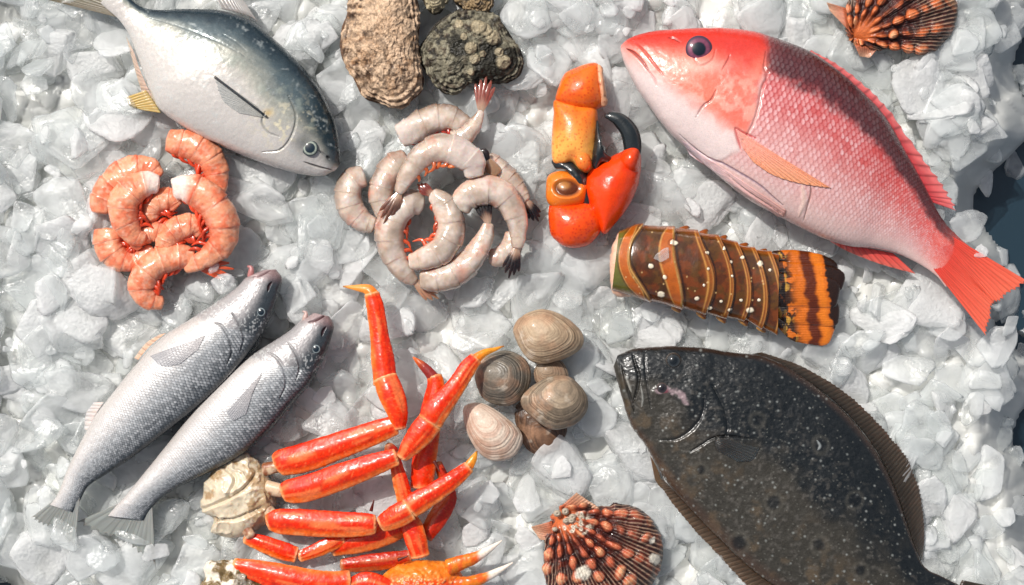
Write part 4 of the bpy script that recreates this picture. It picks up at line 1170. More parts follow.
# ---------------------------------------------------------------- crab legs
M_CRAB = mat_col("crab_shell", gain=.9, rough=0.36, sss=0.12, sss_scale=0.003, coat=0.25, coat_rough=0.18, bump=0.35, bump_scale=420, var=0.16, rvar=0.14)
M_MEAT = mat_col("crab_meat", rough=0.32, sss=0.35, sss_scale=0.004, coat=0.35, bump=0.3, bump_scale=300, var=0.1)
RED = rgb(236, 50, 2); ORG = rgb(242, 112, 20); CRM = rgb(248, 196, 130)
def crab_paint(seed, under=1, tipc=None, dark=0.0, spots=True):
    def f(L):
        x, n, u = L["x"], L["n"], L["u"]
        a = fbm(x / 14, n * 1.2, seed, 4); b = fbm(L["px"] / 3, L["py"] / 3, seed + 1, 3)
        c = np.zeros(L["G"].shape) + RED
        c = mixc(c, rgb(214, 30, 6), sm(.45, .7, a) * .6)
        c = mixc(c, ORG, sm(.45, 1.0, under * n + .6 * (a - .5)) * .8)
        c = mixc(c, CRM, sm(.85, 1.1, under * n + .3 * (b - .5)) * .5)
        end = np.minimum(x, L["len"] - x)
        c = mixc(c, rgb(246, 160, 80), sm(6, 1.0, end + 5 * (a - .5)) * .5)
        if spots:
            f1, f2, r = worley(x / 2.8, n * 4.5 + 7, seed + 4)
            c = mixc(c, rgb(252, 140, 80), sm(.3, .1, f1) * (r > .72) * .5)
            c = mixc(c, rgb(250, 170, 100), sm(.9, .75, np.abs(n - .1)) * sm(.55, .8, vnoise(x / 30, n * 3, seed + 6)) * .35)
            c = mixc(c, rgb(250, 214, 160), np.exp(-((end - 1.5 - 2 * (a - .5)) / 1.4) ** 2) * .45)
        c = mixc(c, rgb(250, 130, 60), sm(.6, .8, b) * .25)
        c = mixc(c, rgb(150, 24, 8), sm(.62, .85, fbm(x / 9, n * 2, seed + 12, 4)) * .45)
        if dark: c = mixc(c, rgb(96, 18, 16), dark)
        if tipc is not None: c = np.zeros(L["G"].shape) + tipc; c = mixc(c, ORG, sm(.5, .0, u) * .8); c = mixc(c, rgb(70, 36, 20), sm(.8, 1, u) * .6)
        return c
    return f
def crab_disp(seed, big=1.0):
    def f(L):
        x, th = L["x"], L["th"]
        r = -1.0 * big * np.exp(-(((th - 1.2) % (2 * np.pi)) / .35) ** 2) * .6
        return r + big * (.9 * (fbm(x / 8, th * 1.2, seed, 3) - .5) + .7 * np.clip(vnoise(x / 2.2, th * 5, seed + 3) - .62, 0, 1) * 2)
    return f
def seg(name, pts, z, par, seed, under=1, tip=None, dark=0.0, ends=(2, 2), flat=.56, nu=90, nv=40):
    def sec(U, TH):
        bulge = 1 + .07 * np.exp(-(U / .07) ** 2) + .09 * np.exp(-((1 - U) / .06) ** 2) if tip is None else 1 + 0 * U
        return bulge * (1 + .085 * np.cos(4 * TH + .6) + .04 * np.cos(3 * TH) + .05 * (vnoise(U * 6, TH * 0 + len(pts) * 3.7, int(pts[0][0])) - .5))
    return tube(name, pts, z, M_CRAB, par, crab_paint(seed, under, tip, dark, tip is None), rmod=sec, flat=flat, nu=nu, nv=nv, ends=ends, disp=crab_disp(seed, .4 if tip is not None else .8))[0]

t = thing("crab_cluster", "orange crab legs joined to a lump of white body meat beside the small silver fish", "crab legs", 330, 490)
# body meat, ragged and folded
def bdisp(L):
    px, py = L["px"], L["py"]
    f1, f2, r = worley(px / 21, py / 21, 300)
    rg = (1 - np.abs(fbm(px / 16, py / 16, 305, 3) - .5) * 7).clip(0, 1)
    d = 3.5 * (fbm(px / 22, py / 22, 301, 2) - .5) * 2 + 1.6 * rg + 1.2 * (fbm(px / 5, py / 5, 306, 3) - .5) * 2 * sm(236, 262, px)  - 2
    for pln, w, k in [([(203, 509), (225, 500), (245, 487), (256, 474)], 3, 4), ([(213, 520), (235, 520), (262, 508)], 3, 4), ([(222, 465), (235, 478), (228, 496)], 3, 3)]:
        dd, _ = dist_poly(px, py, catmull(pln, 16)); d = d - k * np.clip(1 - dd / w, 0, 1)
    return d * (L["hz"] > -.2)
def bpaint(L):
    px, py = L["px"], L["py"]
    a = fbm(px / 11, py / 11, 303, 4); b = fbm(px / 4, py / 4, 304, 4)
    c = np.zeros(L["G"].shape) + rgb(206, 192, 168)
    c = mixc(c, rgb(168, 136, 96), sm(.5, .7, b * .5 + a * .5 + .22 * sm(235, 270, px)) * .8)
    c = mixc(c, rgb(150, 116, 76), sm(.62, .8, a + .3 * sm(468, 450, py)) * .7)
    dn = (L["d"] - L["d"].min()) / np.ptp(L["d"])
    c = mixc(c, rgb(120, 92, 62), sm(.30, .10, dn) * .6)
    return c
dome("body_meat", CRAB_BODY, 240, 497, 6, 24, 8, bpaint, M_MEAT, t, disp=bdisp, nr=100, na=300, p=2.2)
for k, (x0, y0, x1, y1, r) in enumerate([(262, 470, 280, 466, 7), (264, 487, 286, 492, 8), (262, 505, 276, 518, 7), (244, 525, 252, 538, 6)]):
    tube("joint", [(x0, y0, r), (x1, y1, r * .85)], [14, 18], M_MEAT, t, lambda L: mixc(np.zeros(L["G"].shape) + rgb(206, 180, 150), rgb(140, 84, 56), sm(.4, .7, fbm(L["px"] / 5, L["py"] / 5, 310, 3))), nu=20, nv=20)
def leg(parts, seed):
    root = None
    for k, p in enumerate(parts):
        kw = dict(p[3]) if len(p) > 3 else {}
        seg(p[0], p[1], p[2], t, seed + k * 7, **kw)
leg([("leg_segment", [(274, 465, 7), (282, 462, 12), (305, 457, 13.5), (345, 443, 12.5), (378, 431, 11), (397, 424, 8)], [20, 22, 26, 32, 36, 38], dict(under=1)),
     ("leg_segment", [(400, 430, 5), (397, 412, 10), (390, 392, 12), (384, 376, 10.5)], [40, 43, 42, 38], dict(under=-1)),
     ("leg_segment", [(385, 386, 10.5), (383, 365, 11), (379, 335, 8.8), (375, 308, 8), (371, 292, 6.5)], [36, 34, 31, 30, 29], dict(under=-1)),
     ("leg_tip", [(373, 296, 6.4), (368, 290, 5), (358, 288, 3), (343, 286.5, .7)], [29, 28, 26, 22], dict(tip=rgb(232, 150, 60), ends=(2, 0)))], 400)
leg([("leg_segment", [(281, 494, 7), (290, 491, 11), (310, 487, 12.5), (350, 473, 12), (380, 462, 10), (398, 456, 7)], [22, 24, 28, 36, 40, 42], dict(under=1)),
     ("leg_segment", [(401, 459, 4.5), (408, 449, 8.5), (420, 434, 12), (431, 420, 11.5)], [43, 45, 46, 46], dict(under=1)),
     ("leg_segment", [(429, 423, 11), (437, 409, 12), (455, 387, 9), (468, 367, 8), (477, 357, 5.5)], [46, 48, 46, 42, 39], dict(under=1)),
     ("leg_tip", [(474, 360, 5), (484, 353, 3.6), (494, 349.5, 2), (504, 346, .5)], [40, 39, 37, 35], dict(tip=rgb(236, 150, 40), ends=(2, 0)))], 440)
leg([("leg_tip", [(413, 357, .6), (421, 364, 3.4), (430, 373, 5), (437, 383, 6)], [18, 19, 20, 20], dict(tip=rgb(140, 44, 40), ends=(0, 2))),
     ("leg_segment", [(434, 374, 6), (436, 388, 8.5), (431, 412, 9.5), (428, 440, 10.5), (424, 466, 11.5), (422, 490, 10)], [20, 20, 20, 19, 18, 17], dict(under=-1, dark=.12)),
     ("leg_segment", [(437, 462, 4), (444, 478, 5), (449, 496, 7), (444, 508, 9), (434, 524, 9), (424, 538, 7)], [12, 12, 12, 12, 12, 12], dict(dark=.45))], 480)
leg([("leg_segment", [(266, 523, 6), (276, 521, 11), (300, 522, 12.5), (340, 524, 12), (366, 524, 10.5), (377, 524, 7.5)], [18, 20, 24, 28, 31, 32], dict(under=1)),
     ("leg_segment", [(379, 525, 6), (387, 521, 9.5), (400, 514, 11.5), (411, 508, 10.5)], [33, 35, 38, 39], dict(under=1)),
     ("leg_segment", [(408, 509, 9.5), (416, 503, 11), (435, 492, 9.5), (455, 478, 8), (470, 466, 5.5)], [39, 40, 41, 39, 37], dict(under=1)),
     ("leg_tip", [(468, 467, 5), (473, 459, 3.4), (477, 451, .7)], [37, 37, 36], dict(tip=rgb(236, 150, 40), ends=(2, 0)))], 520)
leg([("leg_segment", [(244, 537, 5), (262, 543, 8), (284, 551, 8.5), (298, 555, 7)], [12, 14, 15, 15], dict(under=1, dark=0)),
     ("leg_segment", [(298, 557, 5), (314, 551, 6.5), (330, 544, 7), (345, 539, 5)], [15, 16, 16, 15], dict(under=1)),
     ("leg_segment", [(330, 550, 6), (345, 544, 10), (366, 539, 11.5), (390, 530, 12), (408, 522, 9)], [10, 11, 12, 13, 14], dict(under=1, dark=.1))], 560)
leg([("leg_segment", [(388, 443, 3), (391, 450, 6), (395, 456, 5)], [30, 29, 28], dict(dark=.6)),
     ("leg_segment", [(394, 456, 5), (399, 475, 6.8), (404, 494, 7.5), (408, 512, 7)], [28, 26, 24, 22], dict(under=1)),
     ("leg_segment", [(406, 516, 7), (412, 526, 10), (417, 542, 10), (421, 558, 8)], [23, 24, 24, 22], dict(under=-1))], 600)
for (x0, y0, x1, y1) in [(371, 511, 374, 500), (434, 461, 440, 472), (398, 560, 408, 556)]:
    tube("spine", [(x0, y0, 2), (x1, y1, .5)], [30, 33], M_CRAB, t, rgb(90, 30, 20), nu=14, nv=10, ends=(0, 0))

t = thing("crab_claw_arm", "orange crab arm with white-tipped pincer running along the bottom edge", "crab claw", 370, 575)
seg("arm_segment", [(232, 566, 7), (255, 570, 10), (285, 578, 13), (320, 584, 13), (352, 582, 11)], [14, 18, 22, 24, 24], t, 640, under=-1)
seg("arm_segment", [(340, 566, 6), (365, 563, 8), (390, 560, 8), (412, 556, 6)], [12, 13, 14, 14], t, 650, dark=.5)  # lower arm, its shade painted in as dark maroon
seg("arm_segment", [(350, 588, 8), (365, 584, 12), (380, 588, 12), (392, 592, 9)], [24, 26, 26, 26], t, 655)
CP = [(374, 590), (382, 576), (397, 565), (420, 560), (445, 561), (458, 566), (462, 580), (458, 600), (430, 615), (390, 612)]
def cpaint(L):
    a = fbm(L["px"] / 9, L["py"] / 9, 660, 4); b = fbm(L["px"] / 3, L["py"] / 3, 661, 3)
    c = np.zeros(L["G"].shape) + rgb(226, 122, 30)
    c = mixc(c, rgb(240, 70, 20), sm(572, 584, L["py"] + 8 * (a - .5)) * .9)
    f1, f2, r = worley(L["px"] / 4, L["py"] / 4, 662)
    c = mixc(c, rgb(252, 190, 130), sm(.35, .15, f1) * sm(576, 582, L["py"]) * .8)
    return mixc(c, rgb(250, 180, 90), sm(.55, .75, b) * .4)
dome("palm", CP, 418, 588, 16, 22, 10, cpaint, M_CRAB, t, disp=lambda L: 1.6 * (fbm(L["px"] / 6, L["py"] / 6, 663, 4) - .5) * 2 + .8 * sm(.4, .1, worley(L["px"] / 4, L["py"] / 4, 662)[0]) * sm(576, 582, L["py"]), nr=60, na=200)
def fpaint(L):
    u = L["u"]; a = fbm(L["px"] / 5, L["py"] / 5, 670, 3)
    c = mixc(np.zeros(L["G"].shape) + rgb(228, 124, 34), rgb(236, 84, 30), sm(.4, .6, a) * .7)
    return mixc(c, rgb(244, 230, 214), sm(.52, .64, u + .1 * (a - .5)))
tube("finger", [(446, 568, 8), (460, 563, 7), (474, 558, 5.6), (488, 550, 3.6), (502, 540.5, .6)], [28, 30, 31, 32, 32], M_CRAB, t, fpaint, nu=60, ends=(3, 0), disp=lambda L: .9 * vnoise(L["x"] / 2, L["th"] * 3, 5) * sm(.6, .4, L["u"]))
tube("finger", [(450, 584, 8), (468, 583, 6.4), (486, 577, 4.8), (500, 570, 3), (513, 562.5, .6)], [20, 22, 22, 22, 22], M_CRAB, t, fpaint, nu=60, ends=(3, 0), disp=lambda L: .9 * vnoise(L["x"] / 2, L["th"] * 3, 6) * sm(.6, .4, L["u"]))
dome("body_meat", [(203, 575), (210, 562), (224, 557), (240, 560), (252, 566), (262, 580), (262, 610), (230, 620), (206, 605)], 232, 588, 4, 18, 6,
     lambda L: mixc(mixc(np.zeros(L["G"].shape) + rgb(224, 214, 196), rgb(120, 100, 66), sm(.45, .6, fbm(L["px"] / 8, L["py"] / 8, 671, 4))), rgb(60, 48, 34), sm(14, 6, np.hypot(L["px"] - 244, L["py"] - 582)) * .6),
     M_MEAT, t, disp=lambda L: 6 * (fbm(L["px"] / 9, L["py"] / 9, 672, 4) - .5) * 2, nr=60, na=200, p=2.4)

# ---------------------------------------------------------------- black tipped claw
M_CLAW = mat_col("claw_shell", rough=0.3, sss=0.12, sss_scale=0.003, coat=0.5, coat_rough=0.12, bump=0.3, bump_scale=500, var=0.06, rvar=0.06)
M_BLACK = mat_col("claw_black", rough=0.3, coat=0.7, coat_rough=0.12, bump=0.2, bump_scale=500, rvar=.1)
t = thing("stone_crab_claw", "red-orange crab claw with black pincer tips beside the red snapper's chin", "crab claw", 595, 160)
def clawp(base, spot, seed, grad=None, spots=1.0, lowc=None):
    def f(L):
        px, py = L["px"], L["py"]
        a = fbm(px / 14, py / 14, seed, 3)
        c = np.zeros(L["G"].shape) + base
        if lowc is not None: c = mixc(c, lowc[0], sm(lowc[1], lowc[2], py + 10 * (a - .5)))
        f1, f2, r = worley(px / 4.2, py / 4.2, seed + 1)
        c = mixc(c, spot, sm(.30, .12, f1) * (r > .35) * .75 * spots)
        return mixc(c, spot, sm(.5, .75, a) * .35)
    return f
soft = lambda sd, k=1.2: (lambda L: k * (fbm(L["px"] / 16, L["py"] / 16, sd, 3) - .5) * 2)
dome("arm", [(555, 100), (575, 100), (594, 104), (598, 122), (597, 150), (594, 168), (582, 173), (572, 163), (561, 165), (552.5, 161), (552, 135), (553.5, 114)], 575, 134, 20, 22, 18,
     clawp(rgb(232, 118, 34), rgb(212, 70, 18), 710, lowc=(rgb(246, 176, 84), 112, 156), spots=.8), M_CLAW, t, disp=soft(710, .8), nr=60, na=180, p=2.3)
dome("knuckle", [(587, 64), (599, 65), (603, 82), (604, 104), (592, 111), (574, 109), (556, 101), (559, 86), (567, 72)], 583, 87, 21, 21, 16,
     clawp(rgb(228, 104, 22), rgb(200, 52, 14), 700), M_CLAW, t, disp=soft(700, .8), nr=50, na=160, p=2.3)
dome("broken_shell", [(597, 65), (602, 68), (604, 80), (608, 104), (600, 105), (598, 84)], 602, 88, 26, 10, 8, clawp(rgb(214, 160, 124), rgb(160, 80, 50), 703), M_MEAT, t, disp=soft(702, 2.5), nr=30, na=90)
dome("hinge", [(575, 154), (584, 151), (590, 157), (591, 166), (585, 171), (577, 166)], 583, 161, 33, 8, 8, clawp(rgb(236, 124, 46), rgb(206, 70, 24), 715), M_CLAW, t, nr=24, na=60)
dome("palm", [(588, 172), (600, 162), (618, 153), (634, 145), (641, 156), (639, 182), (630, 204), (617, 222), (604, 234), (597, 222), (590, 206), (585, 188)], 612, 184, 18, 26, 16,
     clawp(rgb(232, 64, 4), rgb(216, 36, 4), 720, spots=.15), M_CLAW, t, disp=soft(720, 1.0), nr=60, na=200, p=2.2)
dome("knuckle", [(549, 206), (560, 202), (580, 202), (598, 203), (604, 213), (602, 228), (594, 240), (583, 247), (570, 248), (560, 244), (550, 232)], 576, 225, 15, 21, 14,
     clawp(rgb(228, 74, 12), rgb(196, 36, 10), 730, spots=1.0), M_CLAW, t, disp=soft(730, .8), nr=50, na=160, p=2.3)
dome("cut_segment", [(548, 176), (558, 171), (570, 172), (581, 177), (588, 185), (586, 200), (576, 207), (556, 208), (547, 201), (546, 188)], 567, 190, 20, 17, 14,
     lambda L: mixc(mixc(np.zeros(L["G"].shape) + rgb(226, 118, 30), rgb(96, 46, 18), sm(13, 10, np.hypot((L["px"] - 567) * .8, (L["py"] - 188) * 1.2))), rgb(176, 116, 50), sm(9, 3, np.hypot((L["px"] - 563) * .8, (L["py"] - 184) * 1.2)) * .8), M_CLAW, t,
     disp=lambda L: -4 * sm(13, 10, np.hypot((L["px"] - 567) * .8, (L["py"] - 188) * 1.2)) * (L["hz"] > 0), nr=60, na=140)
bl = lambda L: np.zeros(L["G"].shape) + rgb(26, 32, 34) * (.7 + .8 * fbm(L["px"] / 6, L["py"] / 6, 741, 3))[..., None]
tube("moving_finger", [(604, 116, 1.6), (611, 116.5, 4.6), (620, 120.5, 7.4), (629, 131, 9), (632.5, 145, 9.2), (632, 158, 8)], [34, 34, 33, 32, 30, 28], M_BLACK, t, bl, nu=70, nv=30, ends=(2, 3), flat=.9)
dome("finger_base", [(627, 146), (633, 143), (640, 146), (640.5, 160), (638, 172), (628, 174), (618, 164), (620, 155)], 631, 158, 26, 19, 12, clawp(rgb(230, 66, 14), rgb(200, 34, 6), 745, spots=.2), M_CLAW, t, nr=36, na=90)
dome("fixed_finger", [(596, 121), (599.5, 124), (598.5, 131), (602, 137), (600.5, 143), (605, 147), (606, 153), (611, 157), (610, 163), (602, 163), (595, 170), (591, 160), (594, 140)], 601, 148, 26, 13, 10, bl, M_BLACK, t, nr=36, na=140)
dome("fixed_finger", [(553, 161), (560, 159), (568, 158), (575, 163), (585, 170), (590, 178), (588, 190), (594, 206), (584, 205), (572, 176), (562, 168), (556, 168)], 576, 174, 20, 10, 8, bl, M_BLACK, t, disp=soft(750, 2), nr=30, na=140)
# ---------------------------------------------------------------- lobster tail
M_LOB = mat_col("lobster_shell", gain=.85, rough=0.2, sss=0.06, sss_scale=0.002, coat=0.8, coat_rough=0.07, bump=0.15, bump_scale=500, var=0.1, rvar=0.06)
t = thing("lobster_tail", "striped brown and orange lobster tail with white spots under the red snapper", "lobster tail", 725, 285)
L = loft(LOBSTER, 14, lambda u: np.interp(u, [0, .1, .5, 1], [.72, .75, .74, .5]), nu=420, nvt=170, nvb=24, prof=.72)
px, py, s, u = L["px"], L["py"], L["s"], L["u"]
ar = 1 - (2 * s - 1) ** 2
shift = np.interp(u, [0, .1, .35, .6, 1], [-14, -18, -4, 12, 8])
xb = px + (py - 285) * -0.10 - shift * ar                    # ring coordinate, curved like the photo's bands
n1 = fbm(px / 8, py / 8, 800, 4); n2 = fbm(px / 3, py / 3, 801, 3)
olive = rgb(70, 58, 20); brown = rgb(112, 54, 16); dkb = rgb(58, 30, 14); org = rgb(190, 96, 26); crm = rgb(222, 168, 92)
col = np.zeros(L["G"].shape) + brown
col = mixc(col, olive, sm(.45, .7, n1 + .2 * np.abs(2 * s - 1)) * .6)
col = mixc(col, dkb, sm(.42, .62, fbm(px / 7, py / 7, 803, 4)) * .6)
hh = .5 * (n1 - .5)
# segment overlap: each ring steps over the next
edges = [628, 651, 682, 704, 724, 742, 759, 775]
for k in range(len(edges) - 1):
    a, b = edges[k], edges[k + 1]
    q = (xb - a) / (b - a); m = (q >= 0) & (q < 1)
    hh = hh + np.where(m, 3.4 * (1 - sm(.0, .12, 1 - q)) * 0 + 2.4 * q ** 1.5 * sm(1.0, .93, q), 0)
    col = mixc(col, crm, np.exp(-((xb - b + 1.5) / .8) ** 2) * .85)
    col = mixc(col, dkb * .5, np.exp(-((xb - b - 1.0) / 1.0) ** 2) * .9)
    if k > 1:
        col = mixc(col, rgb(150, 80, 26), sm(.55, .95, q) * m * .7)
        col = mixc(col, rgb(222, 160, 80), np.exp(-((xb - b + 4.6) / .7) ** 2) * .6)
for c0, w in ((642, 4.8), (676, 4.2)):
    w = w * (.55 + .6 * sm(0, .5, ar)); col = mixc(col, org * (.7 + .5 * n1)[..., None], sm(w + 1, w - 1, np.abs(xb - c0) + 3 * (n2 - .5)) * .9)
    col = mixc(col, crm, sm(1.2, .2, np.abs(np.abs(xb - c0) - w)) * .5)
col = mixc(col, rgb(104, 104, 44), sm(637, 632, xb) * (.5 + .7 * n1))
spotl = [(674, 243, 4.6, 3), (665, 258, 0, 0), (651, 266, 3, 3), (665, 277, 2.4, 2.4), (661, 294, 5, 3.6), (707, 253, 2.4, 2), (708, 269, 1.6, 1.6), (704, 285, 1.6, 1.6), (697, 298, 3, 2.4), (724, 249, 2, 2),
         (731, 262, 2, 2), (732, 276, 1.6, 1.6), (721, 301, 2, 1.6), (710, 308, 2.8, 2), (742, 258, 2.6, 2), (741, 300, 2, 1.6), (730, 309, 2.8, 2), (760, 264, 3.2, 4), (750, 310, 4.6, 3.6), (759, 300, 2, 1.6), (770, 270, 1.8, 2)]
for sx, sy, a, b in spotl:
    if a:
        q = np.hypot((px - sx) / a, (py - sy) / b) * 1.2 + .5 * (n2 - .5)
        col = mixc(col, rgb(238, 226, 200), sm(1.1, .75, q)); hh = hh + .7 * sm(1.1, .6, q)
        col = mixc(col, dkb * .6, np.exp(-((q - 1.4) / .25) ** 2) * .5)
f1, f2, rr_ = worley(px / 7, py / 7, 805)
col = mixc(col, rgb(226, 190, 130), sm(.16, .08, f1) * (rr_ > .86) * .6)
col = mixc(col, org, sm(.07, .0, np.minimum(s, 1 - s)) * .6)
hh = hh * L["top"]
L["G"] = displace(L["G"], hh)
finish("tail_shell", L["G"], col, M_LOB, t)
LT = L
# pale meat at the cut end
dome("meat", [(611, 250), (616, 236), (624, 231), (634, 236), (634, 290), (624, 297), (613, 293), (610, 272)], 623, 266, 8, 20, 12,
     lambda L: mixc(np.zeros(L["G"].shape) + rgb(238, 200, 176), rgb(226, 170, 140), fbm(L["px"] / 7, L["py"] / 7, 810, 3)), M_MEAT, t, disp=lambda L: 1.5 * (fbm(L["px"] / 8, L["py"] / 8, 811, 3) - .5) * 2, nr=40, na=120, p=2.6)
for (x, y, dx, dy) in [(684, 230, 5, -4), (703, 234, 5, -5), (722, 240, 5, -5), (743, 247, 5, -4), (762, 253, 5, -4), (677, 308, 4, 5), (702, 314, 4, 6), (722, 318, 4, 6), (744, 321, 4, 6), (762, 328, 4, 5)]:
    tube("side_spine", [(x - dx, y - dy * .8, 5), (x, y, 4.2), (x + dx * .7, y + dy * .6, 2.4), (x + dx * 1.2, y + dy * .6, .7)], [14, 14, 12, 11], M_LOB, t,
         lambda L: mixc(mixc(np.zeros(L["G"].shape) + rgb(150, 76, 26), rgb(226, 170, 90), sm(.1, .6, L["n"]) * .6), rgb(60, 26, 14), sm(.75, 1, L["u"]) * .7), nu=26, nv=18)
# tail fan: five overlapping blades
def fanpaint(sd):
    def f(L):
        px, py = L["px"], L["py"]; x = px + (py - 298) * -.12 + 7 * (fbm(py / 7, px / 30, 823, 3) - .5)
        n = fbm(px / 5, py / 5, 820, 4); m = fbm(px / 3, py / 8, 822, 3)
        c = np.zeros(L["G"].shape) + rgb(206, 106, 24)
        c = mixc(c, rgb(22, 18, 10), sm(.38, .48, n) * sm(800, 790, x) * .95)
        c = mixc(c, rgb(222, 170, 70), sm(.6, .7, m) * sm(795, 788, x) * .7)
        c = mixc(c, rgb(72, 22, 10), sm(7.5, 3.5, np.abs(x - 811 + 3 * (n - .5))) * .92)
        c = mixc(c, rgb(226, 124, 30), sm(5, 2, np.abs(x - 822)) * .8)
        c = mixc(c, rgb(14, 14, 12), sm(827.5, 829.5, x + 4 * (n - .5)) * .97)
        c = mixc(c, c * .55, sm(.3, .9, np.cos(py * 3.4 + .3 * px + 6 * n)) * .12 * sm(790, 800, x))
        return c
    return f
BL = [([(770, 253), (790, 250), (812, 252), (832, 259), (838, 268), (834, 276), (812, 272), (785, 268)], 802, 262, 9), ([(774, 318), (795, 318), (822, 316), (836, 318), (834, 332), (826, 345), (806, 344), (788, 338)], 806, 331, 9),
      ([(772, 262), (795, 262), (825, 264), (843, 272), (844, 284), (836, 292), (806, 288), (778, 284)], 808, 277, 12), ([(774, 302), (795, 300), (826, 300), (838, 304), (839, 318), (834, 326), (808, 326), (784, 322)], 806, 313, 12),
      ([(772, 275), (795, 274), (826, 276), (839, 284), (838, 300), (832, 308), (805, 308), (776, 304)], 806, 291, 15)]
for i, (o, cx, cy, z) in enumerate(BL):
    dome("tail_blade", o, cx, cy, z - 3, 6, 4, fanpaint(i), M_LOB, t, disp=lambda L: .1 * np.cos(L["py"] * 2.6 + .1 * L["px"]) * (L["hz"] > 0) + .8 * (fbm(L["px"] / 6, L["py"] / 6, 825, 3) - .5), nr=44, na=170, p=3.4)

